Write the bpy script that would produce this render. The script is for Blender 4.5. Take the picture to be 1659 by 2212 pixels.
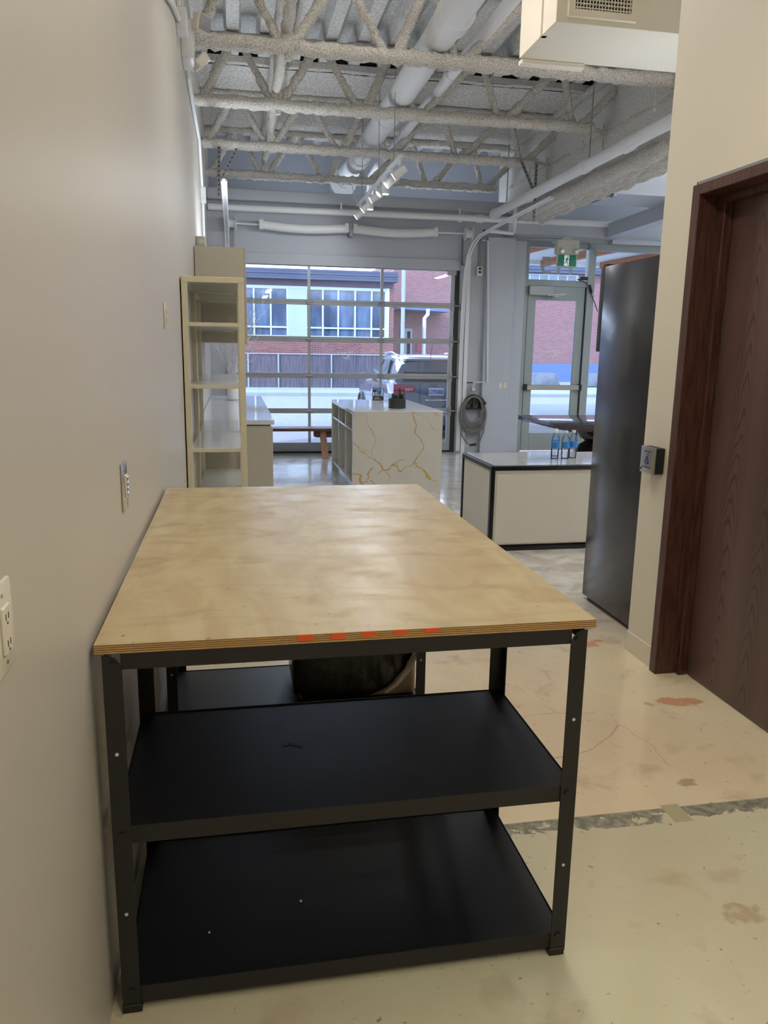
import bpy, bmesh, math, random
from mathutils import Vector, Matrix
random.seed(7)
for o in list(bpy.data.objects): bpy.data.objects.remove(o)
S = bpy.context.scene; COL = S.collection
PI = math.pi
def lin(c): return tuple(((v/255)/12.92 if v/255 <= .04045 else ((v/255+.055)/1.055)**2.4) for v in c)

# ---------------------------------------------------------------- camera
EYE = 1.6
YAW, PITCH, ROLL, FPX = 0.190015, 0.207514, 0.016251, 1680.4
_d = Vector((math.sin(YAW)*math.cos(PITCH), math.cos(YAW)*math.cos(PITCH), -math.sin(PITCH)))
_r0 = Vector((math.cos(YAW), -math.sin(YAW), 0)); _u0 = _r0.cross(_d)
_r = math.cos(ROLL)*_r0 + math.sin(ROLL)*_u0; _u = -math.sin(ROLL)*_r0 + math.cos(ROLL)*_u0
cam = bpy.data.objects.new('camera', bpy.data.cameras.new('camera')); COL.objects.link(cam)
cam.matrix_world = Matrix(((_r.x, _u.x, -_d.x, 0), (_r.y, _u.y, -_d.y, 0), (_r.z, _u.z, -_d.z, EYE), (0, 0, 0, 1)))
cam.data.sensor_fit = 'VERTICAL'; cam.data.sensor_height = 36; cam.data.lens = FPX/2212*36
cam.data.clip_start = .02; cam.data.clip_end = 400
S.camera = cam
# ---------------------------------------------------------------- sky, sun, exposure
w = bpy.data.worlds.new('sky'); S.world = w; w.use_nodes = True
nt = w.node_tree; nt.nodes.clear()
bg = nt.nodes.new('ShaderNodeBackground'); wo = nt.nodes.new('ShaderNodeOutputWorld')
tc = nt.nodes.new('ShaderNodeTexCoord'); sp = nt.nodes.new('ShaderNodeSeparateXYZ'); rp = nt.nodes.new('ShaderNodeValToRGB')
nt.links.new(tc.outputs['Generated'], sp.inputs[0]); nt.links.new(sp.outputs['Z'], rp.inputs[0])
rp.color_ramp.elements[0].position = .0; rp.color_ramp.elements[0].color = (.74, .86, 1, 1)
rp.color_ramp.elements[1].position = .8; rp.color_ramp.elements[1].color = (.42, .62, 1, 1)
nt.links.new(rp.outputs[0], bg.inputs[0]); bg.inputs[1].default_value = 5.5
nt.links.new(bg.outputs[0], wo.inputs[0])
sun = bpy.data.objects.new('sun', bpy.data.lights.new('sun', 'SUN')); COL.objects.link(sun)
sun.data.energy = 3.5; sun.data.angle = math.radians(.6); sun.data.color = (1, .95, .88)
sun.rotation_euler = Vector((.62, .48, -.62)).to_track_quat('-Z', 'Y').to_euler()
def area(name, loc, rot, sx, sy, power, col):
    o = bpy.data.objects.new(name, bpy.data.lights.new(name, 'AREA')); COL.objects.link(o)
    o.data.shape = 'RECTANGLE'; o.data.size = sx; o.data.size_y = sy; o.data.energy = power; o.data.color = col
    o.location = loc; o.rotation_euler = rot
    return o
WARM = (1, .94, .82); NEUT = (1, .95, .90); COOL = (.80, .89, 1)
FIX = [  # unseen strip luminaires, from the third on added for brightness: centre, length along Y, power down, power up, colour
    ((.95, 2.05, 3.06), 1.5, 15, 10, WARM), ((.95, -.6, 3.06), 1.5, 24, 24, WARM), ((.95, 4.7, 3.86), 1.0, 14, 115, NEUT),
    ((4.9, 5.5, 3.3), 1.6, 45, 70, NEUT), ((6.3, 7.6, 3.6), 2.4, 45, 120, COOL), ((8.2, 10.7, 3.3), 1.6, 20, 60, COOL), ((9.4, 7.8, 3.6), 2.4, 30, 60, COOL)]
S.view_settings.view_transform = 'Standard'; S.view_settings.look = 'None'
S.view_settings.gamma = 1; S.view_settings.use_curve_mapping = False; S.view_settings.exposure = 0.0

# ---------------------------------------------------------------- materials
M = {}
def P(name, rgb, rough=.5, metal=0, var=0, scale=6, rgb2=None, bump=0, bscale=40, spec=.5, emis=None, es=1, stretch=None, coat=0, detail=4):
    m = bpy.data.materials.new(name); m.use_nodes = True; t = m.node_tree; N = t.nodes; L = t.links
    b = N['Principled BSDF']; c = (*lin(rgb), 1)
    b.inputs['Base Color'].default_value = c; b.inputs['Roughness'].default_value = rough; b.inputs['Metallic'].default_value = metal
    b.inputs['Specular IOR Level'].default_value = spec; b.inputs['Coat Weight'].default_value = coat
    tcn = N.new('ShaderNodeTexCoord'); src = tcn.outputs['Object']
    if stretch:
        mp = N.new('ShaderNodeMapping'); mp.inputs['Scale'].default_value = stretch; L.new(src, mp.inputs[0]); src = mp.outputs[0]
    if var or rgb2:
        n = N.new('ShaderNodeTexNoise'); n.inputs['Scale'].default_value = scale; n.inputs['Detail'].default_value = detail; L.new(src, n.inputs[0])
        mx = N.new('ShaderNodeMix'); mx.data_type = 'RGBA'
        c2 = (*lin(rgb2), 1) if rgb2 else tuple([v*(1-var) for v in c[:3]]+[1])
        mx.inputs[6].default_value = c; mx.inputs[7].default_value = c2
        mr = N.new('ShaderNodeMapRange'); mr.inputs[1].default_value = .38; mr.inputs[2].default_value = .64
        L.new(n.outputs[0], mr.inputs[0]); L.new(mr.outputs[0], mx.inputs[0]); L.new(mx.outputs[2], b.inputs['Base Color'])
    if bump:
        n2 = N.new('ShaderNodeTexNoise'); n2.inputs['Scale'].default_value = bscale; n2.inputs['Detail'].default_value = 5; L.new(src, n2.inputs[0])
        bp = N.new('ShaderNodeBump'); bp.inputs['Strength'].default_value = bump; bp.inputs['Distance'].default_value = .02
        L.new(n2.outputs[0], bp.inputs['Height']); L.new(bp.outputs[0], b.inputs['Normal'])
    if emis:
        b.inputs['Emission Color'].default_value = (*lin(emis), 1); b.inputs['Emission Strength'].default_value = es
    M[name] = m; return m
class G:
    """tiny node helper"""
    def __init__(s, m): s.t = m.node_tree; s.N = s.t.nodes; s.L = s.t.links; s.b = s.N['Principled BSDF']
    def n(s, typ, **kw):
        x = s.N.new('ShaderNode'+typ)
        for k, v in kw.items(): setattr(x, k, v)
        return x
    def val(s, sock, v):
        if isinstance(v, (int, float)): sock.default_value = v
        elif isinstance(v, (tuple, list)): sock.default_value = v
        else: s.L.new(v, sock)
    def math(s, op, a, b=0, c=None):
        x = s.n('Math', operation=op); s.val(x.inputs[0], a); s.val(x.inputs[1], b)
        if c is not None: s.val(x.inputs[2], c)
        return x.outputs[0]
    def mr(s, v, a, b, c=0, d=1):
        x = s.n('MapRange'); s.val(x.inputs[0], v)
        for i, q in enumerate((a, b, c, d)): x.inputs[i+1].default_value = q
        return x.outputs[0]
    def noise(s, vec, scale, detail=4, dist=0, rough=.5):
        x = s.n('TexNoise'); s.L.new(vec, x.inputs[0]); x.inputs['Scale'].default_value = scale; x.inputs['Detail'].default_value = detail
        x.inputs['Distortion'].default_value = dist; x.inputs['Roughness'].default_value = rough; return x.outputs[0]
    def mix(s, f, a, b):
        x = s.n('Mix', data_type='RGBA'); s.val(x.inputs[0], f)
        s.val(x.inputs[6], (*lin(a), 1) if isinstance(a, tuple) else a); s.val(x.inputs[7], (*lin(b), 1) if isinstance(b, tuple) else b)
        return x.outputs[2]
    def obj(s): return s.n('TexCoord').outputs['Object']
    def map(s, vec, sc=(1, 1, 1), loc=(0, 0, 0), rot=(0, 0, 0)):
        x = s.n('Mapping'); s.L.new(vec, x.inputs[0]); x.inputs['Scale'].default_value = sc; x.inputs['Location'].default_value = loc; x.inputs['Rotation'].default_value = rot
        return x.outputs[0]
    def blob(s, vec, cx, cy, rx, ry, ns=9, amt=.9):
        """soft ragged patch on the floor plane"""
        q = s.n('SeparateXYZ'); s.L.new(vec, q.inputs[0])
        a = s.math('DIVIDE', s.math('SUBTRACT', q.outputs[0], cx), rx); b = s.math('DIVIDE', s.math('SUBTRACT', q.outputs[1], cy), ry)
        d = s.math('ADD', s.math('MULTIPLY', a, a), s.math('MULTIPLY', b, b))
        d = s.math('ADD', d, s.math('MULTIPLY', s.math('SUBTRACT', s.noise(vec, ns, 6), .5), 5))
        return s.mr(d, 1.0, .3, 0, amt)
def bump(g, h, st, dist=.01):
    b = g.n('Bump'); b.inputs['Strength'].default_value = st; b.inputs['Distance'].default_value = dist
    g.L.new(h, b.inputs['Height']); g.L.new(b.outputs[0], g.b.inputs['Normal'])

P('wall_paint', (195, 190, 180), .42, bump=.04, bscale=6, spec=.4)
P('wall_daylight_tint', (186, 191, 201), .45, bump=.03, bscale=60)  # blue of the daylight is tinted into this wall colour
P('wall_cream', (228, 221, 205), .5, bump=.03, bscale=80)
P('spray', (240, 237, 231), .95, rgb2=(196, 190, 180), scale=75, bump=1.0, bscale=70, spec=.1)
P('spray_soffit', (244, 243, 240), .95, rgb2=(206, 204, 200), scale=40, bump=1.0, bscale=36, spec=.1, stretch=(1, 2.4, 1))
P('deck', (240, 240, 240), .8, rgb2=(210, 210, 208), scale=30, bump=.5, bscale=60)
P('dark_void', (40, 38, 36), .9)
P('white_paint', (232, 233, 236), .4)
P('white_metal', (226, 228, 230), .35)
P('galv', (150, 154, 158), .4, .6)
P('grey_alu', (158, 162, 166), .38, .45)
P('alu_frame', (150, 160, 160), .4, .25)
P('black_steel', (36, 35, 36), .5, bump=.05, bscale=300, spec=.4)
P('black_board', (9, 9, 13), .44, var=.2, scale=3, bump=.03, bscale=220, spec=.5)
P('black_plastic', (22, 22, 24), .45)
P('black_frame', (18, 18, 20), .3)
P('liner', (9, 9, 11), .28, bump=.25, bscale=14)
P('tan_plastic', (172, 156, 132), .45)
P('lacquer_warm_lit', (222, 214, 186), .3)  # white lacquer with warm lamp light put into its colour
P('lacquer_white', (214, 214, 206), .12, spec=.6)
P('cabinet_beige', (188, 182, 166), .4)
P('counter_white', (226, 228, 232), .07, spec=.6)
P('panel_white', (222, 218, 206), .4)
P('glossy_top', (176, 177, 174), .04, spec=.7)
P('fridge', (28, 28, 38), .2, bump=.3, bscale=1.8, spec=1.0)
P('steel', (178, 176, 172), .28, .9)
P('chrome', (210, 210, 212), .15, 1)
P('ivory', (222, 216, 202), .35)
P('ink_blue', (36, 60, 150), .5); P('ink_dark', (60, 60, 66), .5)
P('wood_frame', (88, 56, 46), .4, rgb2=(60, 36, 29), scale=8, stretch=(10, 10, .8))
P('orange', (232, 92, 44), .6)
P('bench_wood', (104, 66, 46), .45, rgb2=(62, 38, 28), scale=6, stretch=(.8, 9, 9))
P('bench_leg', (176, 130, 98), .6, rgb2=(140, 96, 70), scale=7, stretch=(9, 9, 1))
P('hose_grey', (118, 116, 112), .5); P('hole', (52, 54, 56), .9)
P('exit_green', (10, 104, 78), .4, emis=(10, 104, 78), es=.25); P('exit_white', (230, 236, 240), .4, emis=(220, 230, 240), es=.4)
P('housing', (200, 198, 188), .45)
P('decal', (235, 240, 240), .6); P('decal_grey', (176, 186, 184), .7)
P('label_blue', (52, 130, 205), .4); P('cap_white', (232, 232, 228), .4)
P('lamp_on', (255, 255, 255), .5, emis=(255, 246, 240), es=5)
P('diffuser', (255, 255, 255), .5, emis=(255, 235, 205), es=3); P('diffuser_cool', (255, 255, 255), .5, emis=(235, 240, 255), es=3)
P('twig', (226, 226, 230), .7, bump=.2, bscale=60)
P('dark_table', (30, 24, 28), .12, rgb2=(58, 50, 56), scale=5, stretch=(1, 6, 1), spec=.6)
P('leaf', (26, 44, 28), .5, rgb2=(44, 62, 36), scale=30); P('pot_dark', (50, 52, 48), .4, var=.4, scale=12)
P('sand_dark', (30, 26, 26), .8); P('sand_pale', (206, 196, 180), .8); P('flower_red', (190, 50, 48), .6); P('pebble', (210, 214, 216), .6)
P('tag_orange', (214, 96, 60), .5); P('green_tag', (128, 170, 90), .5)
# outside
P('paver', (160, 165, 167), .8, rgb2=(144, 149, 152), scale=3)
P('road', (152, 154, 160), .85, rgb2=(137, 139, 149), scale=1.2)
P('sidewalk', (137, 130, 130), .85, rgb2=(125, 120, 122), scale=.8)
P('kerb', (140, 144, 144), .8, var=.08, scale=2)
P('fence_wood', (88, 84, 94), .8, rgb2=(66, 63, 74), scale=4, stretch=(7, 7, .5))
P('fascia', (64, 72, 94), .6, var=.1, scale=1)
P('fascia_band', (84, 72, 84), .7, rgb2=(72, 64, 80), scale=1.2)
P('mullion', (176, 184, 188), .5)
P('panel_sky', (150, 164, 172), .5)
P('far_glass', (46, 62, 84), .06, rgb2=(92, 112, 140), scale=.9, spec=.8, stretch=(1.4, 1, .5), bump=.4, bscale=1.6)
P('pole_blue', (132, 144, 158), .5); P('pole_white', (180, 180, 183), .5); P('roof_metal', (75, 98, 136), .5)
P('blue_wall', (74, 100, 150), .7); P('barrier', (112, 118, 128), .85, rgb2=(84, 90, 102), scale=2.5)
P('wood_beam', (185, 108, 61), .6, rgb2=(162, 86, 46), scale=3, stretch=(6, .8, 6)); P('canopy_white', (226, 228, 226), .6)
P('car_paint', (95, 100, 112), .22, .35, coat=1, spec=.6); P('car_glass', (26, 30, 44), .05, spec=.9)
P('tail_red', (167, 55, 62), .15); P('tail_clear', (187, 178, 181), .15); P('tyre', (26, 26, 28), .8); P('plate_white', (192, 193, 200), .4)
P('red_sign', (141, 49, 67), .6); P('fridge_side', (48, 42, 44), .4)

def brick_mat(name, a, b, mortar, sc):
    m = P(name, a, .85); g = G(m); v = g.map(g.obj(), (1, 1, 1), rot=(PI/2, 0, 0))
    br = g.n('TexBrick'); g.L.new(v, br.inputs[0]); br.inputs['Scale'].default_value = sc
    br.inputs['Color1'].default_value = (*lin(a), 1); br.inputs['Color2'].default_value = (*lin(b), 1); br.inputs['Mortar'].default_value = (*lin(mortar), 1)
    br.inputs['Mortar Size'].default_value = .017; br.inputs['Brick Width'].default_value = .5; br.inputs['Row Height'].default_value = .17
    n = g.noise(v, .5, 5); mx = g.mix(g.mr(n, .4, .65, 0, .35), (0, 0, 0), mortar); mm = g.n('Mix', data_type='RGBA')
    mm.inputs[0].default_value = .0; g.L.new(br.outputs[0], mm.inputs[6]); g.L.new(mx, mm.inputs[7]); g.L.new(mm.outputs[2], g.b.inputs['Base Color'])
brick_mat('brick_near', (122, 74, 70), (100, 60, 58), (132, 112, 112), 2.2)
brick_mat('brick_far', (124, 84, 84), (108, 71, 74), (142, 118, 122), 2.2)

def glass(name, gloss=.07, tint=(1, 1, 1), rough=0.0, col=(1, 1, 1)):
    m = bpy.data.materials.new(name); m.use_nodes = True; t = m.node_tree; t.nodes.remove(t.nodes['Principled BSDF'])
    tr = t.nodes.new('ShaderNodeBsdfTransparent'); tr.inputs[0].default_value = (*tint, 1)
    gl = t.nodes.new('ShaderNodeBsdfGlossy'); gl.inputs['Roughness'].default_value = rough; gl.inputs[0].default_value = (*col, 1)
    fr = t.nodes.new('ShaderNodeFresnel'); fr.inputs[0].default_value = 1.45
    ad = t.nodes.new('ShaderNodeMath'); ad.operation = 'MULTIPLY_ADD'; ad.inputs[1].default_value = 1.0; ad.inputs[2].default_value = gloss-.04; t.links.new(fr.outputs[0], ad.inputs[0])
    mx = t.nodes.new('ShaderNodeMixShader'); t.links.new(ad.outputs[0], mx.inputs[0]); t.links.new(tr.outputs[0], mx.inputs[1]); t.links.new(gl.outputs[0], mx.inputs[2])
    t.links.new(mx.outputs[0], t.nodes['Material Output'].inputs[0]); M[name] = m
glass('pane', .05, (.92, .95, 1)); glass('bottle_glass', .05, (.95, .98, 1)); glass('vase_glass', .1, (.9, .94, .95))

# plywood top
m = P('ply_top', (222, 196, 150), .36); g = G(m); v = g.obj()
n1 = g.noise(g.map(v, (3.2, 1, 1)), 2.2, 7, 1.4); n2 = g.noise(g.map(v, (1, 1.6, 1)), 5, 8, .6); n3 = g.noise(v, 48, 4)
c = g.mix(g.mr(n1, .40, .62), (192, 176, 136), (180, 159, 118)); c = g.mix(g.mr(n2, .54, .68, 0, .55), c, (156, 132, 96))
c = g.mix(g.mr(n3, .67, .73, 0, .7), c, (112, 84, 56)); c = g.mix(g.mr(g.noise(g.map(v, (3, 26, 1)), 3.5, 6), .67, .74, 0, .5), c, (128, 98, 64))
wv = g.n('TexWave', wave_type='BANDS', bands_direction='Y'); g.L.new(g.map(v, (.6, 1, 1)), wv.inputs[0]); wv.inputs['Scale'].default_value = .9; wv.inputs['Distortion'].default_value = 9; wv.inputs['Detail'].default_value = 3
c = g.mix(g.mr(wv.outputs[1], .96, 1.0, 0, .2), c, (160, 134, 100))
# pale plaster swirl rubbed on right back part, brown scuffs to its right
sw = g.n('TexWave', wave_type='RINGS'); g.L.new(g.map(v, (1, .8, 1), loc=(-.30, -1.9, 0)), sw.inputs[0]); sw.inputs['Scale'].default_value = 5; sw.inputs['Distortion'].default_value = 6; sw.inputs['Detail'].default_value = 3
c = g.mix(g.math('MULTIPLY', g.mr(sw.outputs[1], .75, .98), g.blob(v, .50, 2.85, .17, .42, 5, .5)), c, (240, 228, 214))
sc = g.noise(g.map(v, (5, 26, 1), rot=(0, 0, .5)), 3, 6)
c = g.mix(g.math('MULTIPLY', g.mr(sc, .53, .62), g.blob(v, .72, 2.55, .22, .45, 4, .75)), c, (158, 122, 78))
c = g.mix(g.blob(v, .42, 1.80, .16, .10, 8, .4), c, (184, 146, 88))
c = g.mix(g.blob(v, -.02, 3.35, .12, .05, 14, .4), c, (170, 132, 92))
g.L.new(c, g.b.inputs['Base Color']); g.L.new(g.mr(n2, .3, .7, .28, .45), g.b.inputs['Roughness']); bump(g, n3, .12, .004)
m = P('ply_edge', (190, 150, 96), .7); g = G(m); v = g.obj()
q = g.n('SeparateXYZ'); g.L.new(v, q.inputs[0]); zz = g.math('ADD', q.outputs[2], g.math('MULTIPLY', g.noise(g.map(v, (2, 2, 30)), 6, 3), .0012))
st = g.math('SINE', g.math('MULTIPLY', zz, 2*PI/.0050)); c = g.mix(g.mr(st, -.25, .25), (206, 170, 112), (122, 86, 46))
c = g.mix(g.mr(g.noise(g.map(v, (14, 14, 90)), 5, 4), .45, .7, 0, .5), c, (150, 112, 62)); g.L.new(c, g.b.inputs['Base Color'])
# floor
m = P('floor_paint', (214, 200, 170), .2, spec=.5); g = G(m); v = g.obj(); q = g.n('SeparateXYZ'); g.L.new(v, q.inputs[0]); X, Y = q.outputs[0], q.outputs[1]
n1 = g.noise(v, 1.1, 6, .4); n2 = g.noise(v, 5, 7, .5); n3 = g.noise(v, 34, 5)
near = g.mix(g.mr(n1, .4, .62), (220, 215, 184), (210, 200, 170)); far = g.mix(g.mr(n1, .4, .62), (240, 224, 190), (230, 208, 176))
deep = g.mix(g.mr(n2, .42, .62), (214, 210, 204), (186, 180, 172))
c = g.mix(g.mr(Y, 2.24, 2.28), near, far); c = g.mix(g.mr(Y, 3.6, 4.6), c, deep)
c = g.mix(g.mr(n2, .58, .72, 0, .5), c, (182, 158, 126)); c = g.mix(g.mr(n3, .67, .74, 0, .75), c, (118, 96, 70)); c = g.mix(g.mr(g.noise(g.map(v, (1.6, .8, 1), rot=(0, 0, .7)), 60, 4), .70, .75, 0, .7), c, (104, 84, 60))
# scraped strip of bare concrete across the floor, straight far edge, ragged near edge
rag = g.math('ADD', g.math('MULTIPLY', g.noise(g.map(v, (1, 1.6, 1)), 9, 9, .8, .62), .24), -.135)
inside = g.math('MULTIPLY', g.mr(Y, 2.283, 2.277), g.mr(g.math('ADD', Y, rag), 2.204, 2.209)); inside = g.math('MULTIPLY', inside, g.mr(X, .80, .86))
tape = g.math('MULTIPLY', g.mr(X, 1.47, 1.475), g.mr(X, 1.545, 1.54))
c = g.mix(inside, c, g.mix(g.mr(g.noise(v, 30, 5), .4, .6), (164, 160, 140), (128, 124, 110)))
c = g.mix(g.math('MULTIPLY', tape, g.math('MULTIPLY', g.mr(Y, 2.30, 2.295), g.mr(Y, 2.19, 2.195))), c, (186, 178, 142))
for (bx, by, rx, ry, cc, ns, am) in [(1.92, 3.84, .10, .07, (214, 146, 100), 12, .8), (2.0, 3.06, .16, .05, (204, 130, 84), 16, .7), (1.95, 4.15, .22, .15, (150, 146, 136), 7, .7),
        (1.66, 2.42, .05, .03, (160, 138, 110), 20, .7), (1.42, 1.75, .06, .05, (176, 150, 112), 20, .6), (2.6, 5.3, .5, .12, (150, 142, 130), 5, .6), (1.0, 4.6, .5, .5, (180, 170, 156), 3, .5)]:
    c = g.mix(g.blob(v, bx, by, rx, ry, ns, am), c, cc)
# hairline cracks
vo = g.n('TexVoronoi', feature='DISTANCE_TO_EDGE'); vo.inputs['Scale'].default_value = .9
nz = g.n('TexNoise'); g.L.new(v, nz.inputs[0]); nz.inputs['Scale'].default_value = 3; va = g.n('VectorMath', operation='MULTIPLY_ADD'); g.L.new(nz.outputs[1], va.inputs[0]); va.inputs[1].default_value = (.25, .25, 0); g.L.new(v, va.inputs[2]); g.L.new(va.outputs[0], vo.inputs[0])
c = g.mix(g.math('MULTIPLY', g.mr(vo.outputs[0], .0035, .0), g.mr(n1, .52, .62, 0, .4)), c, (120, 102, 78))
g.L.new(c, g.b.inputs['Base Color']); g.L.new(g.mr(n2, .3, .7, .08, .24), g.b.inputs['Roughness']); g.b.inputs['Coat Weight'].default_value = .35; g.b.inputs['Coat Roughness'].default_value = .06; bump(g, g.noise(v, 2.2, 3), .2, .02)
# veneer door
m = P('veneer', (84, 52, 44), .32); g = G(m); v = g.obj()
q = g.n('SeparateXYZ'); g.L.new(v, q.inputs[0]); wob = g.noise(g.map(v, (1, 3, .8)), 2.0, 3)
yp = g.math('PINGPONG', g.math('ADD', g.math('ADD', q.outputs[1], 10.03), g.math('MULTIPLY', wob, .08)), .115)
ph = g.math('ADD', g.math('MULTIPLY', g.math('ADD', q.outputs[2], g.math('MULTIPLY', g.math('MULTIPLY', yp, yp), 95)), 52), g.math('MULTIPLY', wob, 26))
ring = g.math('MULTIPLY', g.mr(g.math('SINE', ph), .45, 1.0), g.mr(yp, .085, .055))
fn = g.noise(g.map(v, (1, 34, 1.5)), 4, 6)
c = g.mix(g.mr(g.noise(g.map(v, (1, 2, .5)), 1.4, 3), .4, .62), (102, 78, 76), (88, 66, 62)); c = g.mix(g.mr(fn, .4, .7, 0, .5), c, (78, 58, 54)); c = g.mix(g.math('MULTIPLY', ring, .75), c, (48, 34, 31))
g.L.new(c, g.b.inputs['Base Color'])
# marble with gold veins (object coordinates on an XZ face)
def marble(name):
    m = P(name, (206, 202, 190), .25); g = G(m); v = g.obj()
    a = g.noise(g.map(v, (1, 1, 1), loc=(3.1, 0, 1.7)), 1.15, 5, 1.6); b = g.noise(g.map(v, loc=(7, 2, 5)), 1.9, 6, 1.0)
    k1 = g.mr(g.math('ABSOLUTE', g.math('SUBTRACT', a, .5)), .013, .002); k2 = g.mr(g.math('ABSOLUTE', g.math('SUBTRACT', b, .46)), .009, .001, 0, .7)
    msk = g.mr(g.noise(v, 2.4, 3), .42, .56); wide = g.math('MULTIPLY', g.mr(g.math('ABSOLUTE', g.math('SUBTRACT', a, .5)), .035, .0), g.mr(g.noise(v, 9, 4), .52, .6))
    c = g.mix(g.math('MULTIPLY', k1, 1.0), (206, 203, 192), (178, 146, 84)); c = g.mix(g.math('MULTIPLY', k2, msk), c, (186, 162, 112)); c = g.mix(g.math('MULTIPLY', wide, msk), c, (196, 158, 84))
    g.L.new(c, g.b.inputs['Base Color'])
m = P('marble', (206, 202, 190), .25); g = G(m); at_ = g.n('Attribute', attribute_name='vein'); q = g.n('SeparateColor'); g.L.new(at_.outputs['Color'], q.inputs[0])
c = g.mix(g.mr(q.outputs[0], .15, .9), g.mix(g.mr(g.noise(g.obj(), 1.2, 4), .4, .65), (208, 205, 195), (200, 196, 184)), g.mix(g.noise(g.obj(), 24, 3), (206, 176, 110), (160, 134, 84))); g.L.new(c, g.b.inputs['Base Color'])

# ---------------------------------------------------------------- mesh helpers
class MB:
    def __init__(s): s.bm = bmesh.new()
    def box(s, x0, x1, y0, y1, z0, z1, bev=0, seg=1, mi=0):
        r = bmesh.ops.create_cube(s.bm, size=1); vs = r['verts']
        for v in vs: v.co = Vector(((x0+x1)/2+v.co.x*(x1-x0), (y0+y1)/2+v.co.y*(y1-y0), (z0+z1)/2+v.co.z*(z1-z0)))
        fs = {f for v in vs for f in v.link_faces}
        for f in fs: f.material_index = mi
        if bev: bmesh.ops.bevel(s.bm, geom=list({e for v in vs for e in v.link_edges}), offset=bev, segments=seg, affect='EDGES', profile=.5)
        return s
    def bar(s, p, q, a, b, up=(0, 0, 1), mi=0, bev=0):
        p, q = Vector(p), Vector(q); d = (q-p).normalized(); u = Vector(up)
        if abs(d.dot(u)) > .98: u = Vector((0, 1, 0))
        x = d.cross(u).normalized(); y = x.cross(d)
        vs = []
        for e in (p, q):
            for (i, j) in ((-1, -1), (1, -1), (1, 1), (-1, 1)): vs.append(s.bm.verts.new(e+x*i*a/2+y*j*b/2))
        fs = [s.bm.faces.new([vs[i] for i in f]) for f in ((3, 2, 1, 0), (4, 5, 6, 7), (0, 1, 5, 4), (1, 2, 6, 5), (2, 3, 7, 6), (3, 0, 4, 7))]
        for f in fs: f.material_index = mi
        if bev: bmesh.ops.bevel(s.bm, geom=list({e for v in vs for e in v.link_edges}), offset=bev, segments=1, affect='EDGES')
        return s
    def tube(s, pts, r, n=12, cap=True, jit=0, rs=None, closed=False):
        pts = [Vector(p) for p in pts]; rings = []; pu = None
        for i, p in enumerate(pts):
            if closed: t = (pts[(i+1) % len(pts)]-pts[i-1]).normalized()
            else: t = (pts[min(i+1, len(pts)-1)]-pts[max(i-1, 0)]).normalized()
            if pu is None: pu = Vector((0, 0, 1)) if abs(t.z) < .9 else Vector((0, 1, 0))
            x = t.cross(pu).normalized(); y = x.cross(t); pu = y
            rr = rs[i] if rs else r
            rings.append([s.bm.verts.new(p+(x*math.cos(2*PI*k/n)+y*math.sin(2*PI*k/n))*rr*(1+random.uniform(-jit, jit))) for k in range(n)])
        m = len(rings)
        for i in range(m if closed else m-1):
            a, b = rings[i], rings[(i+1) % m]
            for k in range(n): s.bm.faces.new((a[k], a[(k+1) % n], b[(k+1) % n], b[k]))
        if cap and not closed: s.bm.faces.new(rings[0][::-1]); s.bm.faces.new(rings[-1])
        return s
    def lathe(s, prof, c=(0, 0, 0), n=24, mi=0):
        rings = []
        for (r, z) in prof: rings.append([s.bm.verts.new((c[0]+max(r, 1e-4)*math.cos(2*PI*k/n), c[1]+max(r, 1e-4)*math.sin(2*PI*k/n), c[2]+z)) for k in range(n)])
        for a, b in zip(rings, rings[1:]):
            for k in range(n): s.bm.faces.new((a[k], a[(k+1) % n], b[(k+1) % n], b[k])).material_index = mi
        s.bm.faces.new(rings[0][::-1]); s.bm.faces.new(rings[-1]); return s
    def prism(s, pts, axis, lo, hi, mi=0):
        def V3(a, b, c): return {'x': (c, a, b), 'y': (a, c, b), 'z': (a, b, c)}[axis]
        A = [s.bm.verts.new(V3(a, b, lo)) for a, b in pts]; B = [s.bm.verts.new(V3(a, b, hi)) for a, b in pts]; n = len(pts)
        fs = [s.bm.faces.new(A), s.bm.faces.new(B[::-1])]+[s.bm.faces.new((A[i], B[i], B[(i+1) % n], A[(i+1) % n])) for i in range(n)]
        for f in fs: f.material_index = mi
        return s
    def disc(s, c, r, ax, th, n=16): # short cylinder along axis vector
        c = Vector(c); a = Vector(ax).normalized(); return s.tube([c-a*th/2, c+a*th/2], r, n)
    def build(s, name, mat, parent=None, smooth=True, local=False, angle=35):
        bmesh.ops.recalc_face_normals(s.bm, faces=s.bm.faces[:])
        if parent is not None and not local:
            o = world_loc(parent); bmesh.ops.translate(s.bm, verts=s.bm.verts[:], vec=-o)
        me = bpy.data.meshes.new(name); s.bm.to_mesh(me); s.bm.free()
        mats = mat if isinstance(mat, (list, tuple)) else [mat]
        for x in mats: me.materials.append(M[x])
        if smooth:
            for p in me.polygons: p.use_smooth = True
            me.set_sharp_from_angle(angle=math.radians(angle))
        o = bpy.data.objects.new(name, me); COL.objects.link(o)
        if parent is not None: o.parent = parent
        return o
def world_loc(o):
    l = Vector(o.location)
    while o.parent: o = o.parent; l += Vector(o.location)
    return l
def tag(o, label=None, cat=None, group=None, kind=None):
    for k, v in (('label', label), ('category', cat), ('group', group), ('kind', kind)):
        if v: o[k] = v
    return o
def thing(name, label, cat, loc=(0, 0, 0), group=None, rz=0):
    o = bpy.data.objects.new(name, None); COL.objects.link(o); o.location = loc; o.rotation_euler = (0, 0, rz); o.empty_display_size = .1
    return tag(o, label, cat, group)
def struct(name, mb, mat, label=None, cat=None, **k):
    return tag(mb.build(name, mat, **k), label, cat, kind='structure')
def sthing(name, label, cat, loc=(0, 0, 0)):
    return tag(thing(name, label, cat, loc), kind='structure')
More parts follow.
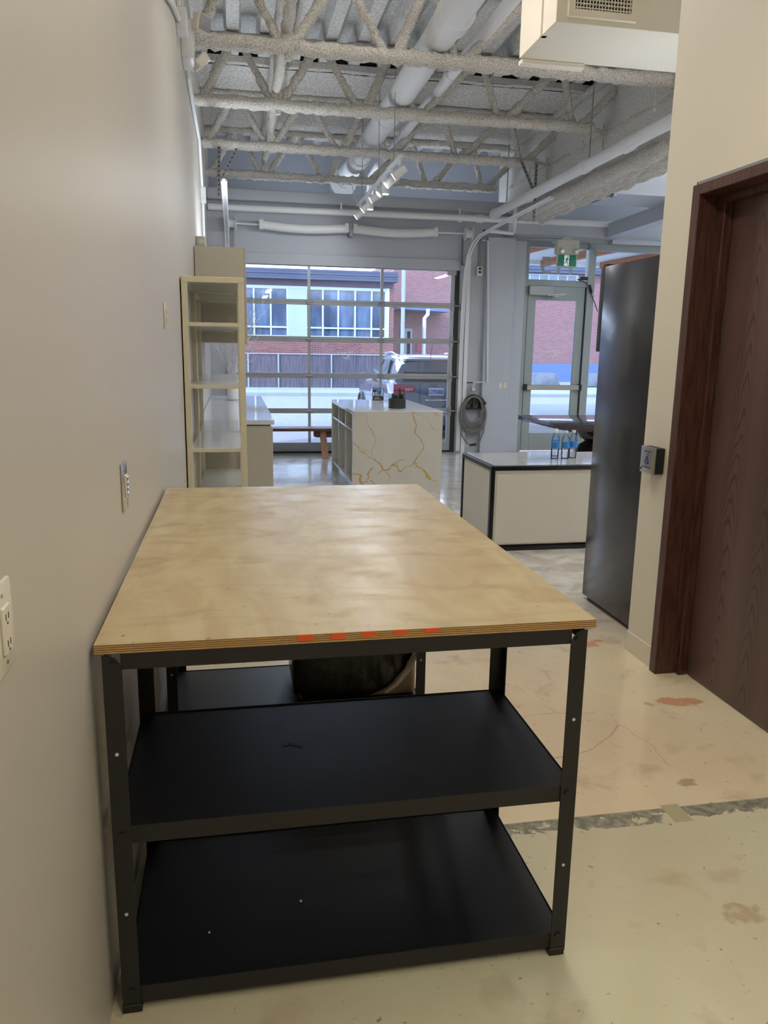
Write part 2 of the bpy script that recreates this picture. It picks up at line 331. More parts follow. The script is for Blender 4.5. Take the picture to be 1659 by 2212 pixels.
def copy_tree(o, parent=None):
    c = o.copy(); COL.objects.link(c); c.parent = parent
    for ch in list(o.children): copy_tree(ch, c)
    return c
def text(name, body, size, mat, loc, rot, parent=None, depth=.001, align='CENTER', sx=1, font_off=0):
    cu = bpy.data.curves.new(name, 'FONT'); cu.body = body; cu.size = size; cu.extrude = depth; cu.align_x = align; cu.align_y = 'CENTER'; cu.offset = font_off
    t = bpy.data.objects.new(name+'_tmp', cu); COL.objects.link(t); bpy.context.view_layer.update()
    me = bpy.data.meshes.new_from_object(t.evaluated_get(bpy.context.evaluated_depsgraph_get())); bpy.data.objects.remove(t)
    me.materials.clear(); me.materials.append(M[mat])
    o = bpy.data.objects.new(name, me); COL.objects.link(o); o.scale = (sx, 1, 1)
    o.rotation_euler = rot
    if parent: o.parent = parent; o.location = Vector(loc)-world_loc(parent)
    else: o.location = loc
    return o

# ================================================================ STRUCTURE
XW, YB = -.33, 11.9
mb = MB(); mb.box(-.9, 11.4, -3.5, 12.05, -.3, 0); struct('floor', mb, 'floor_paint', 'cream painted concrete floor, worn and glossy', 'floor', smooth=False)
mb = MB(); mb.box(XW-.2, XW, -3.5, 13.7, 0, 5.2); struct('wall_left', mb, 'wall_paint', 'long pale painted wall running beside the workbench', 'wall')
mb = MB(); mb.box(XW-.2, 2.4, -3.7, -3.5, 0, 5.2); struct('wall_rear', mb, 'wall_cream', 'cream wall behind the camera', 'wall')
# right wall with door opening: wall face X=2.08, opening Y -> 3.42 .. 1.2, top 2.33
DX, DY1, DY0, DZ = 2.09, 3.42, 1.35, 2.33
mb = MB(); mb.box(DX, DX+.22, DY1, 3.72, 0, 5.0); mb.box(DX, DX+.22, DY0, DY1, DZ, 5.0); mb.box(DX, DX+.22, -3.5, DY0, 0, 5.0)
struct('wall_right', mb, 'wall_cream', 'cream wall around the dark brown door', 'wall', smooth=False)
mb = MB(); mb.box(DX+.22, 11.2, 3.5, 3.72, 0, 5.0); struct('wall_front', mb, 'wall_cream', 'cream partition wall closing off the main room', 'wall')
mb = MB(); mb.box(11.2, 11.4, 3.5, 12.05, 0, 5.2); struct('wall_far_right', mb, 'wall_daylight_tint', 'pale side wall of the main room', 'wall')
# back wall: openings garage X -.0..3.38 z0..2.86 ; door/window X 4.42..10.6 z0..3.22
mb = MB()
mb.box(XW, -.04, YB, YB+.15, 0, 3.62); mb.box(-.04, 3.40, YB, YB+.15, 2.80, 3.62); mb.box(3.40, 4.30, YB, YB+.15, 0, 3.62)
mb.box(4.30, 10.7, YB, YB+.15, 3.24, 3.62); mb.box(10.7, 11.2, YB, YB+.15, 0, 3.62)
struct('wall_back', mb, 'wall_daylight_tint', 'pale front wall, coloured bluish for daylight, with the glazed garage door', 'wall', smooth=False)
mb = MB(); mb.box(XW, 11.2, YB+.15, 13.5, 3.50, 3.62); mb.box(XW, 11.2, 13.5, 13.65, 3.5, 5.2); struct('wall_upper', mb, 'wall_daylight_tint', 'recessed upper part of the front wall', 'wall', smooth=False)
mb = MB(); mb.box(XW, 4.1, YB-.14, YB+.02, 3.60, 3.76, .03, 2); struct('trim_1', mb, 'wall_daylight_tint', 'rounded ledge along the top of the front wall', 'trim')
mb = MB(); mb.box(3.80, 4.24, YB-.10, YB, 0, 3.26, .004); struct('trim_2', mb, 'wall_daylight_tint', 'shallow pilaster between garage door and glass entrance door', 'trim')
mb = MB(); mb.box(4.24, 4.44, YB-.04, YB+.15, 0, 3.24, .004); struct('trim_3', mb, 'wall_daylight_tint', 'grey casing left of the glass entrance door', 'trim')
mb = MB(); mb.box(-.04, 3.40, YB-.03, YB, 2.768, 2.92, .003); struct('trim_4', mb, 'wall_daylight_tint', 'flat header board above the garage door', 'trim')
mb = MB(); mb.box(4.05, 5.85, YB-.28, YB, 3.30, 3.50, .004); mb.box(5.80, 11.2, YB-.12, YB, 3.24, 3.30)
struct('beam_header', mb, 'wall_daylight_tint', 'boxed header over the glass entrance', 'trim')
mb = MB(); mb.bar((5.50, 7.0, 3.40), (5.72, YB-.02, 3.40), .20, .2); struct('beam_cross', mb, 'wall_daylight_tint', 'white boxed beam running back from the entrance header', 'beam')
mb = MB(); mb.box(3.45, 3.80, YB-.006, YB, 1.085, 1.10); mb.box(3.45, 3.86, YB-.006, YB, 1.09, 1.094); struct('trim_5', mb, 'hole', 'thin panel joint on the pillar beside the garage door', 'trim')

# roof: slab, corrugated deck, sprayed soffit
mb = MB(); mb.box(XW-.2, 11.4, -3.7, 13.7, 4.92, 5.15); struct('roof', mb, 'white_paint', 'roof slab above the steel deck', 'roof')
def corr(x0, x1, y0, y1, z, pitch=.33, h=.17):
    bm = bmesh.new(); xs = []; x = x0
    while x < x1:
        xs += [(x, z), (x+.12, z), (x+.15, z+h), (x+.30, z+h)]; x += pitch
    for i in range(len(xs)-1):
        a, b = xs[i], xs[i+1]
        v = [bm.verts.new(p) for p in ((a[0], y0, a[1]), (b[0], y0, b[1]), (b[0], y1, b[1]), (a[0], y1, a[1]))]
        bm.faces.new(v)
    k = MB(); k.bm = bm; bmesh.ops.remove_doubles(bm, verts=bm.verts[:], dist=1e-4); return k
struct('ceiling', corr(XW, 11.2, -3.5, 9.42, 4.665), 'deck', 'white corrugated steel roof deck', 'ceiling', smooth=False)
struct('ceiling_far', corr(XW, 11.2, 12.1, 13.5, 4.78), 'deck', 'strip of corrugated deck behind the last joist', 'ceiling', smooth=False)
mb = MB(); mb.box(XW, 11.2, 9.43, 9.5, 4.6, 4.92); struct('ceiling_step', mb, 'dark_void', 'dark gap where the deck flutes end', 'ceiling')
bm = bmesh.new(); nx, ny = 150, 190
gv = [[bm.verts.new((XW+(11.2-XW)*i/nx, 9.36+(12.12-9.36)*j/ny, 4.60+random.uniform(-.006, .006)+.011*math.sin((j*2.76/190)*2*PI/.085+.8*math.sin(i*.4)))) for j in range(ny+1)] for i in range(nx+1)]
for i in range(nx):
    for j in range(ny): bm.faces.new((gv[i][j], gv[i+1][j], gv[i+1][j+1], gv[i][j+1]))
mb = MB(); mb.bm = bm; struct('ceiling_soffit', mb, 'spray_soffit', 'white sprayed insulation soffit with ripples', 'ceiling', angle=80)
mb = MB(); mb.box(XW, 11.2, 9.36, 9.46, 4.60, 4.66); struct('ceiling_edge', mb, 'spray', 'sprayed edge of the soffit', 'ceiling')

# ================================================================ JOISTS
def rough_tube(mb, p, q, r, n=10, step=.04, flat=1.0):
    p, q = Vector(p), Vector(q); k = max(2, int((q-p).length/step)); pts = [p.lerp(q, i/k)+Vector([random.uniform(-.006, .006) for _ in range(3)]) for i in range(k+1)]
    mb.tube(pts, r, n, jit=.17, rs=[r*random.uniform(.88, 1.12) for _ in pts])
BN = [-.30, .49, 1.37, 1.98, 2.91, 3.77]; TN = [.09, .94, 1.70, 2.62, 3.54, 4.42]
where = ['nearest the camera, touching the air duct', 'second from the camera', 'third from the camera', 'farthest, just before the upper front wall']
for ji, (jy, zb, zt) in enumerate([(7.15, 4.03, 4.60), (8.72, 4.02, 4.60), (10.38, 4.00, 4.56), (12.02, 3.99, 4.56)]):
    t = thing('roof_joist', 'white sprayed open web roof joist, '+where[ji], 'joist', (1.8, jy, zb))
    b = MB()
    for dy in (-.03, .03): rough_tube(b, (XW, jy+dy, zb), (3.95, jy+dy, zb), .052, 10)
    b.build('bottom_chord', 'spray', t, angle=80)
    b = MB()
    for dy in (-.03, .03): rough_tube(b, (XW, jy+dy, zt), (11.1 if ji == 0 else 4.6, jy+dy, zt), .05, 10, .1)
    b.build('top_chord', 'spray', t, angle=80)
    for i in range(len(BN)):
        for tx in ([TN[i]] if i == 0 else [TN[i-1], TN[i]]):
            b = MB(); rough_tube(b, (BN[i]+(.05 if tx > BN[i] else -.05), jy, zb+.02), (tx-(.03 if tx > BN[i] else -.03), jy, zt), .046 if tx > BN[i] else .038, 9); b.build('web_bar', 'spray', t, angle=80)
mb = MB(); rough_tube(mb, (.49, -3.4, 4.16), (.49, 12.1, 4.16), .045, 10, .12); rough_tube(mb, (.49, -3.4, 4.58), (.49, 12.1, 4.58), .04, 8, .15)
t = thing('bridging_bar', 'white sprayed bridging line crossing the roof joists on the left', 'bridging', (.49, 7, 4.16)); mb.build('bridging_rail', 'spray', t, angle=80)
for jy in (7.15, 8.72, 10.38, 12.02):
    b = MB(); b.bar((.50, jy-.02, 4.02), (.50, jy-.02, 4.58), .085, .06); b.tube([(.5, jy, 3.93), (.5, jy, 4.05)], .03, 8); b.build('bridging_plate', 'spray', t)
# nearer joist above the frame, only its diagonals hang into view
t = thing('roof_joist', 'white sprayed roof joist at the very top edge of the picture', 'joist', (1.8, 5.55, 4.05))
b = MB(); rough_tube(b, (XW, 5.55, 4.05), (2.0, 5.55, 4.05), .06, 10); b.build('bottom_chord', 'spray', t, angle=80)

# fireproofed beam on the right, runs along Y
bx0, bx1 = 4.20, 4.46
mb = MB(); mb.box(bx0, bx1, 6.0, 12.6, 3.58, 4.66)
t = thing('fireproofed_beam', 'thick grey white sprayed beam carrying the joist ends on the right', 'beam', (4.3, 9, 3.5)); mb.build('web_face', 'spray_soffit', t)
b = MB(); 
for dx in (-.02, .1, .22, .34):
    rough_tube(b, (bx0+dx, 6.0, 3.55), (bx0+dx, 11.6, 3.55), .085, 10, .1)
b.build('lower_flange', 'spray', t, angle=80)
b = MB(); rough_tube(b, (bx0-.03, 6.0, 4.58), (bx0-.03, 12.1, 4.58), .05, 8, .1); rough_tube(b, (bx0+.02, 6.0, 4.02), (bx0+.02, 12.1, 4.02), .03, 8, .1); b.build('top_flange', 'spray', t, angle=80)
for i, jy in enumerate((7.15, 8.72, 10.38)):
    t = thing('hanger_bracket', 'small sprayed bracket with two rods under the joist seat, '+['nearest the duct', 'middle one', 'farthest one'][i], 'bracket', (4.1, jy+.15, 4.0))
    b = MB(); b.bar((3.85, jy+.15, 4.06), (4.25, jy+.15, 4.02), .05, .04); b.build('plate', 'spray', t)
    for xx in (3.92, 4.16): b = MB(); b.tube([(xx, jy+.15, 4.12), (xx, jy+.15, 3.80)], .011, 8); b.build('rod', 'spray', t)

# ================================================================ PIPES
def pipe_thing(name, label, cat, pts, r, mat='white_paint', joints=(), jr=1.12, n=20):
    t = thing(name, label, cat, pts[0]); MB().tube(pts, r, n).build('pipe_run', mat, t)
    for (a, b) in joints: MB().tube([a, b], r*jr, n).build('pipe_joint', mat, t)
    return t
px = 1.80
t = pipe_thing('roof_drain_pipe', 'fat white pipe threading through the joists towards the front wall', 'pipe', [(px-.06, -3, 4.22), (px, 9, 4.22), (px+.0, 13.5, 4.22)], .135, joints=[((px, 6.6, 4.22), (px, 6.8, 4.22)), ((px, 9.5, 4.22), (px, 9.75, 4.22)), ((px, 11.5, 4.22), (px, 11.7, 4.22)), ((px, 12.6, 4.22), (px, 12.9, 4.22))])
MB().tube([(px-.02, 13.15, 4.18), (px-.02, 13.5, 4.18)], .21, 28).build('wall_flange', 'white_paint', t)
pipe_thing('sprinkler_pipe', 'thin white pipe parallel to and right of the fat pipe', 'pipe', [(2.18, 4.95, 4.25), (2.16, 12.2, 4.25), (2.12, 12.5, 4.16), (2.10, 12.5, 3.9)], .055, joints=[((2.16, 8.1, 4.25), (2.16, 8.2, 4.25)), ((2.16, 10.1, 4.25), (2.16, 10.2, 4.25))])
t = pipe_thing('wall_pipe', 'long white horizontal pipe on the front wall above the torsion tube', 'pipe', [(XW+.02, 11.72, 3.49), (5.75, 11.60, 3.49)], .045, joints=[((3.28, 11.67, 3.49), (3.34, 11.67, 3.49)), ((3.55, 11.66, 3.49), (3.66, 11.66, 3.49)), ((4.55, 11.63, 3.49), (4.60, 11.63, 3.49))], jr=1.3)
for xx in (1.55, 3.3, 4.57): MB().tube([(xx, 11.66, 3.49), (xx, 11.66, 3.62)], .012, 8).build('hanger', 'white_paint', t)
t = pipe_thing('sprinkler_main', 'white main pipe slung along the sprayed beam on the right', 'pipe', [(3.86, 4.4, 3.60), (3.84, 7.0, 3.60), (3.80, 11.6, 3.55)], .062,
    joints=[((3.84, 7.55, 3.59), (3.84, 7.68, 3.59)), ((3.83, 8.5, 3.585), (3.83, 8.62, 3.585)), ((3.82, 10.2, 3.565), (3.82, 10.28, 3.565)), ((3.80, 11.45, 3.55), (3.80, 11.58, 3.55))], jr=1.18)
for yy in (8.45, 11.1): MB().tube([(3.82, yy, 3.6), (3.82, yy, 4.4)], .007, 6).build('hanger_rod', 'galv', t); 
# conduit on left wall
t = thing('conduit', 'thin grey conduit climbing the left wall past the emergency lamp', 'conduit', (XW+.02, 6, 3))
MB().tube([(XW+.02, 3.4, 3.05), (XW+.02, 5.3, 3.58), (XW+.02, 5.9, 3.72), (XW+.02, 6.0, 3.97), (XW+.02, 6.85, 3.97), (XW+.02, 7.0, 3.70), (XW+.02, 7.6, 3.70), (XW+.02, 9.1, 3.72), (XW+.02, 9.62, 3.25), (XW+.02, 9.66, 2.45)], .016, 10).build('tube', 'white_metal', t)
MB().box(XW, XW+.06, 9.50, 9.62, 3.18, 3.34, .004).build('junction_box', 'white_metal', t)
MB().box(XW, XW+.07, 5.9, 6.05, 3.66, 3.80, .004).build('junction_box', 'white_metal', t)
t = thing('doorbell_box', 'small grey brown control box on the left wall above the wall cabinet', 'box', (XW, 7.9, 2.5))
MB().box(XW, XW+.09, 7.85, 7.95, 2.50, 2.60, .006).build('case', 'housing', t); MB().disc((XW+.05, 7.845, 2.55), .025, (0, 1, 0), .01).build('button', 'ivory', t)

# ================================================================ AIR DUCT
t = thing('air_duct', 'cream painted air duct box with a grille, hung at top right', 'duct', (2.3, 4.6, 3.3))
b = MB(); b.box(1.71, 3.4, 4.31, 4.86, 3.30, 4.3, .003); b.build('duct_box', 'wall_cream', t)
b = MB(); b.box(1.70, 1.74, 4.50, 4.53, 3.30, 4.3); b.build('seam', 'wall_cream', t)
b = MB(); b.box(1.72, 2.12, 4.84, 4.90, 3.27, 3.30, .004); b.build('lower_flange', 'wall_cream', t)
gx0, gx1, gz0, gz1 = 1.77, 2.16, 3.328, 3.59
b = MB(); b.box(gx0, gx1, 4.285, 4.31, gz0, gz0+.035); b.box(gx0, gx1, 4.285, 4.31, gz1-.035, gz1); b.box(gx0, gx0+.035, 4.285, 4.31, gz0+.035, gz1-.035); b.box(gx1-.035, gx1, 4.285, 4.31, gz0+.035, gz1-.035)
gr = b.build('grille_frame', 'wall_cream', t)
MB().box(gx0+.035, gx1-.035, 4.300, 4.309, gz0+.035, gz1-.035).build('grille_back', 'dark_void', t)
for i in range(9):
    b = MB(); z = gz0+.045+i*.0195; b.bar((gx0+.035, 4.293, z), (gx1-.035, 4.293, z), .012, .005); b.build('slat', 'ivory', gr)
for i in range(18):
    x = gx0+.045+i*.0175; b = MB(); b.box(x, x+.005, 4.288, 4.298, gz0+.035, gz1-.035); b.build('vertical_slat', 'ivory', gr)
t = thing('air_duct', 'white duct box behind the sprayed beam on the right', 'duct', (5, 9.5, 3.5)); MB().box(4.66, 7.5, 9.45, 10.2, 3.50, 4.2, .004).build('duct_box', 'wall_daylight_tint', t); MB().box(4.60, 4.64, 9.40, 9.5, 3.46, 4.1).build('hanger_strap', 'galv', t)

# ================================================================ EMERGENCY LAMP
t = thing('emergency_lamp', 'white twin head emergency lamp high on the left wall', 'lamp', (XW, 6.6, 3.8))
MB().box(XW, XW+.09, 6.42, 6.72, 3.66, 3.92, .01, 2).build('battery_case', 'white_metal', t)
for k, (c, ax) in enumerate((((XW+.15, 6.44, 3.90), (.75, -.62, -.2)), ((XW+.13, 6.62, 3.70), (.6, .2, -.6)))):
    c = Vector(c); a = Vector(ax).normalized(); h_ = MB().bar(c-a*.035, c+a*.035, .13, .12, bev=.012).build('lamp_head', 'ivory', t)
    MB().bar(c+a*.034, c+a*.042, .11, .10).build('lens', 'chrome', h_)
    for i in (-1, 0, 1): pass
MB().box(XW+.088, XW+.094, 6.50, 6.506, 3.76, 3.766).build('indicator', 'tag_orange', t)

# ================================================================ TRACK LIGHT
t = thing('track_light', 'white ceiling track carrying seven spotlights, hung under the joists', 'track light', (1.7, 9.5, 3.47))
MB().box(1.66, 1.70, 8.10, 10.95, 3.46, 3.485, .003).build('rail', 'white_metal', t)
for yy in (8.5, 9.4, 10.6): MB().tube([(1.68, yy, 3.48), (1.68, yy, 4.6)], .004, 6).build('suspension_wire', 'galv', t)
MB().tube([(1.66, 10.9, 3.49), (1.62, 10.92, 3.60), (1.60, 10.95, 3.72)], .005, 6).build('feed_cable', 'white_metal', t)
heads = [(8.20, (-.55, .15, -.40)), (8.62, (-.5, .0, -.42)), (8.95, (0, 0, -1)), (9.10, (-.5, -.05, -.5)), (9.55, (-.6, .1, -.36)), (9.95, (0, 0, -1)), (10.20, (-.5, .1, -.46)), (10.75, (-.55, .1, -.42))]
for yy, ax in heads:
    a = Vector(ax).normalized(); c = Vector((1.68, yy, 3.335)); 
    h_ = MB().tube([c-a*.075, c+a*.075], .042, 18).build('spotlight', 'white_metal', t)
    MB().box(1.668, 1.692, yy-.03, yy+.03, 3.40, 3.465, .003).build('adapter', 'white_metal', h_); MB().tube([(1.68, yy, 3.41), (1.68, yy, 3.35)], .009, 8).build('stem', 'white_metal', h_)
    MB().tube([c+a*.0752, c+a*.078], .036, 18).build('lit_lens', 'lamp_on', h_)
    l_ = area('spotlight_beam', c+a*.085, a.to_track_quat('-Z', 'Y').to_euler(), .06, .06, 4.5, (.95, .97, 1)); l_.data.shape = 'DISK'

# ================================================================ UNSEEN STRIP LUMINAIRES (most added to brighten room and ceiling)
for i, ((x, y, z), ln, pw, pu, colr) in enumerate(FIX):
    t = thing('unseen_luminaire', ['strip luminaire over the workbench, above the frame', 'strip luminaire behind the camera', 'strip luminaire added above the far end of the worktop, out of frame', 'unseen strip luminaire added just past the end of the cream wall', 'unseen strip luminaire added in the middle of the main room', 'unseen strip luminaire added in the main room by the front windows', 'unseen strip luminaire added at the far side of the main room'][i], 'lamp', (x, y, z))
    MB().box(x-.09, x+.09, y-ln/2, y+ln/2, z, z+.06, .006).build('body', 'white_metal', t)
    MB().box(x-.075, x+.075, y-ln/2+.02, y+ln/2-.02, z-.012, z-.001).build('diffuser', 'diffuser' if i < 3 else 'diffuser_cool', t)
    for s_ in (-1, 1): MB().tube([(x, y+s_*ln*.4, z+.06), (x, y+s_*ln*.4, 4.585 if y > 9 else 4.66)], .003, 6).build('suspension_wire', 'galv', t)
    area('unseen_luminaire_light', (x, y, z-.02), (0, 0, 0), .14, ln-.05, pw, colr); area('added_uplight', (x, y, z+.07), (PI, 0, 0), .14, ln-.05, pu, colr)  # uplights added to brighten the joists and deck

# unseen strips added to brighten the ceiling, on ledge, wall cabinet and fridge
for (x0, x1, y0, y1, z, pw, lab) in ((.1, 4.0, 12.35, 12.45, 3.621, 16, 'added unseen strip light on the ledge behind the front wall top'), (.0, .08, 8.2, 9.3, 2.4605, 14, 'added unseen strip light on top of the wall cabinet'), (2.55, 2.65, 4.32, 4.55, 2.1085, 8, 'short added unseen strip light on top of the black fridge')):
    t = thing('added_fill_strip', lab, 'lamp', ((x0+x1)/2, (y0+y1)/2, z)); MB().box(x0, x1, y0, y1, z, z+.03, .004).build('body', 'white_metal', t)
    area('added_fill_light', ((x0+x1)/2, (y0+y1)/2, z+.035), (PI, 0, 0), x1-x0-.01, y1-y0-.01, pw, COOL)
# ================================================================ GARAGE DOOR
GZ = [2.77, 2.25, 1.715, 1.18, .65, .13]; gl, gr_ = -.02, 3.33; mul = [1.11, 2.205]
door = sthing('door_1', 'glazed sectional garage door with five rows of panes', 'garage door', (1.65, YB, 0))
GY0, GY1 = YB+.005, YB+.05
for i in range(5):
    zt, zb = GZ[i], GZ[i+1]; hi = .05 if i else .03
    b = MB(); b.box(gl, gr_, GY0, GY1, zt-.038 if i else zt-.012, zt, .003); b.box(gl, gr_, GY0, GY1, zb, zb+.038, .003)
    zq = zt-(.038 if i else .012); b.box(gl, gl+.06, GY0, GY1, zb+.038, zq); b.box(gr_-.06, gr_, GY0, GY1, zb+.038, zq)
    for x in mul: b.box(x-.02, x+.02, GY0, GY1, zb+.038, zq)
    sec = b.build('door_section', 'grey_alu', door)
    xs = [gl+.06]+[v for m_ in mul for v in (m_-.02, m_+.02)]+[gr_-.06]
    for k in range(3): MB().box(xs[2*k], xs[2*k+1], GY0+.02, GY0+.026, zb+.036, zt-(.036 if i else .011)).build('pane', 'pane', sec)
    if i:
        for x in mul: b = MB(); b.box(x-.05, x+.05, GY0-.012, GY0, zt-.03, zt+.03, .004); b.tube([(x-.045, GY0-.016, zt), (x+.045, GY0-.016, zt)], .009, 8); b.build('hinge', 'galv', door)
        b = MB(); b.box(gr_-.05, gr_+.03, GY0-.01, GY0, zt-.075, zt+.075, .003); b.tube([(gr_-.02, GY0-.03, zt), (gr_+.09, GY0-.03, zt)], .012, 8); b.disc((gr_+.08, GY0-.03, zt), .025, (1, 0, 0), .02); b.build('roller_hinge', 'galv', door)
MB().box(gl, gr_, GY0, GY1, .03, .13, .003).build('bottom_rail', 'grey_alu', door); MB().box(gl, gr_, GY0+.005, GY1-.005, .0, .03).build('rubber_seal', 'black_plastic', door)
MB().box(.2, 1.1, GY0-.02, GY0, .045, .085, .003).build('bottom_bracket', 'galv', door)
b = MB(); b.box(gr_-.12, gr_+.02, GY0-.02, GY0, 2.70, 2.80, .003); b.build('top_bracket', 'galv', door)
MB().box(3.335, 3.40, YB-.012, YB+.03, 0, 2.80).build('side_gap', 'black_plastic', door)
for xx, lab in ((3.45, 'white curved garage door track on the right side'), (-.06, 'white curved garage door track on the left side')):
    t = thing('door_track', lab, 'door track', (xx, 11.8, 0))
    pts = [(8.55, 3.235), (10.0, 3.21), (11.1, 3.17), (11.40, 3.10), (11.60, 2.97), (11.72, 2.78), (11.80, 2.45), (11.84, 1.8), (11.84, .02)]
    b = MB()
    for s_ in (-1, 1): b.tube([(xx+s_*.022, y, z) for y, z in pts], .010, 8)
    for (a, c_) in zip(pts, pts[1:]): b.bar((xx, a[0]+.004, a[1]+.016), (xx, c_[0]+.004, c_[1]+.016), .044, .006, up=(0, .3, 1))
    b.build('channel', 'white_paint', t)
    for zz in (.6, 1.4, 2.2): MB().bar((xx, 11.85, zz), (xx, YB, zz), .03, .05).build('wall_clip', 'galv', t)
b = MB(); xx = 3.53; b.box(3.50, 3.56, YB-.05, YB, 0, 2.95); struct('trim_6', b, 'white_paint', 'white jamb strip right of the garage door', 'trim')
# perforated hangers
def perf(name, lab, p, q, wdt=.04):
    t = thing(name, lab, 'bracket', q); MB().bar(p, q, wdt, .006, up=(0, 1, 0)).build('angle_strip', 'galv', t)
    p, q = Vector(p), Vector(q); n = int((q-p).length/.05); hb = MB()
    for i in range(1, n): c = p.lerp(q, i/n); hb.disc(c-Vector((0, .005, 0)), .009, (0, 1, 0), .003, 8)
    h = hb.build('punched_holes', 'dark_void', t); h['kind'] = 'stuff'
perf('perforated_hanger', 'perforated steel strip hanging from the joist above the left track', (-.12, 10.33, 4.0), (-.14, 10.33, 3.36))
perf('perforated_hanger', 'perforated steel strip dropping from the joist beside the beam on the right', (3.93, 10.3, 4.0), (3.93, 10.3, 3.28))
perf('diagonal_brace', 'diagonal perforated brace beside the beam on the right', (3.70, 10.28, 4.02), (3.91, 10.28, 3.63))
perf('diagonal_brace', 'diagonal white brace above the left track', (.11, 10.35, 3.99), (-.10, 10.35, 3.60), .025)
# torsion spring
t = thing('torsion_spring', 'long white torsion spring tube over the garage door', 'spring', (1.7, 11.75, 3.28))
for (x0, x1) in ((.42, 1.64), (1.76, 2.96)):
    n = 24; pts = [(x0+(x1-x0)*i/n, 11.74, 3.285-.035*math.sin(PI*i/n)) for i in range(n+1)]; MB().tube(pts, .062, 16).build('spring_sleeve', 'white_paint', t)
    for xe in (x0, x1): MB().box(xe-.03, xe+.03, 11.68, 11.80, 3.22, 3.35, .006).build('end_fitting', 'white_metal', t)
MB().tube([(-.05, 11.74, 3.285), (3.45, 11.74, 3.285)], .013, 10).build('shaft', 'white_paint', t)
b = MB(); b.box(1.675, 1.725, 11.70, YB, 3.18, 3.36, .004); b.disc((1.70, 11.69, 3.24), .03, (0, 1, 0), .02); b.build('centre_bracket', 'galv', t)
for xx in (-.03, 3.42):
    b = MB(); b.disc((xx, 11.74, 3.285), .095, (1, 0, 0), .012, 24); b.disc((xx+.05, 11.74, 3.285), .06, (1, 0, 0), .09, 24); b.disc((xx+.10, 11.74, 3.285), .095, (1, 0, 0), .012, 24); b.build('cable_drum', 'white_metal', t)
    MB().box(xx+.0, xx+.07, 11.82, 11.89, 2.85, 3.24).build('drum_bracket', 'galv', t)

# ================================================================ ENTRANCE DOOR + TRANSOM + SIDELIGHT
fr = sthing('window_1', 'aluminium storefront frame with transom over the entrance', 'window frame', (5, YB, 0))
FY0, FY1 = YB-.02, YB+.08
MB().box(4.44, 4.50, FY0, FY1, 0, 3.24, .003).build('frame_post', 'alu_frame', fr); MB().box(5.47, 5.59, FY0-.02, FY1, 0, 3.24, .003).build('frame_post', 'alu_frame', fr)
MB().box(4.50, 5.47, FY0, FY1, 2.585, 2.68, .003).build('transom_bar', 'alu_frame', fr)
MB().box(4.50, 5.47, FY0, FY1, 3.16, 3.24, .003).build('top_rail', 'alu_frame', fr)
MB().box(4.50, 5.47, YB+.03, YB+.036, 2.68, 3.16).build('pane', 'pane', fr)
for x0, x1 in ((5.59, 7.2), (7.26, 8.9), (8.96, 10.64)):
    MB().box(x0, x1, FY0, FY1, 3.14, 3.24, .003).build('top_rail', 'alu_frame', fr); MB().box(x0, x1, FY0, FY1, 0, .22, .003).build('sill_rail', 'alu_frame', fr)
    MB().box(x0, x1, YB+.03, YB+.036, .22, 3.14).build('pane', 'pane', fr); MB().box(x1, x1+.06, FY0, FY1, 0, 3.24, .003).build('frame_post', 'alu_frame', fr)
t5 = text('street_number', '115', .36, 'decal_grey', (5.00, YB+.024, 2.885), (PI/2, 0, PI), fr, .002, sx=1.15, font_off=.004)
d2 = sthing('door_2', 'glazed aluminium entrance door with push bar', 'door', (5, YB, 0))
x0, x1 = 4.515, 5.455; dy0, dy1 = YB-.005, YB+.04
b = MB(); b.box(x0, x0+.13, dy0, dy1, .02, 2.58, .003); b.box(x1-.13, x1, dy0, dy1, .02, 2.58, .003); b.box(x0+.13, x1-.13, dy0, dy1, 2.37, 2.58); b.box(x0+.13, x1-.13, dy0, dy1, .02, .30); b.build('door_leaf', 'alu_frame', d2)
MB().box(x0+.13, x1-.13, dy0+.02, dy0+.026, .30, 2.37).build('pane', 'pane', d2)
b = MB(); b.box(4.53, 5.44, dy0-.075, dy0-.035, .99, 1.07, .006); pb = b.build('push_bar', 'steel', d2)
for xx in (4.50, 5.42): MB().box(xx, xx+.05, dy0-.08, dy0, .98, 1.08, .005).build('bar_end', 'black_plastic', pb)
MB().disc((5.385, dy0-.004, 1.75), .014, (0, 1, 0), .008).build('lock_cylinder', 'galv', d2); MB().disc((5.385, dy0-.004, .55), .014, (0, 1, 0), .008).build('lock_cylinder', 'galv', d2)
MB().box(x1+.002, x1+.014, dy0-.01, dy0+.02, .02, 2.58).build('seal', 'black_plastic', d2)
t = thing('door_closer', 'grey door closer with folded arm above the entrance door', 'door closer', (4.7, YB-.05, 2.55))
MB().box(4.50, 4.90, YB-.10, YB-.006, 2.44, 2.58, .005).build('closer_body', 'galv', t)
MB().bar((4.80, YB-.12, 2.44), (5.05, YB-.2, 2.46), .03, .012).build('arm', 'chrome', t); MB().bar((4.85, YB-.22, 2.41), (5.06, YB-.2, 2.455), .025, .012).build('arm', 'chrome', t); MB().disc((4.86, YB-.16, 2.42), .03, (0, 0, 1), .03).build('pivot', 'galv', t)
for (par, lx, lz, ly) in ((d2, 4.985, 1.595, dy0+.017), (door, 1.65, 1.522, GY0+.017)):
    text('door_lettering', 'Flower', .085, 'decal', (lx, ly, lz), (PI/2, 0, PI), par, .0008, sx=1.0); text('door_lettering', 'Bar', .075, 'decal', (lx+.02, ly, lz-.07), (PI/2, 0, PI), par, .0008)
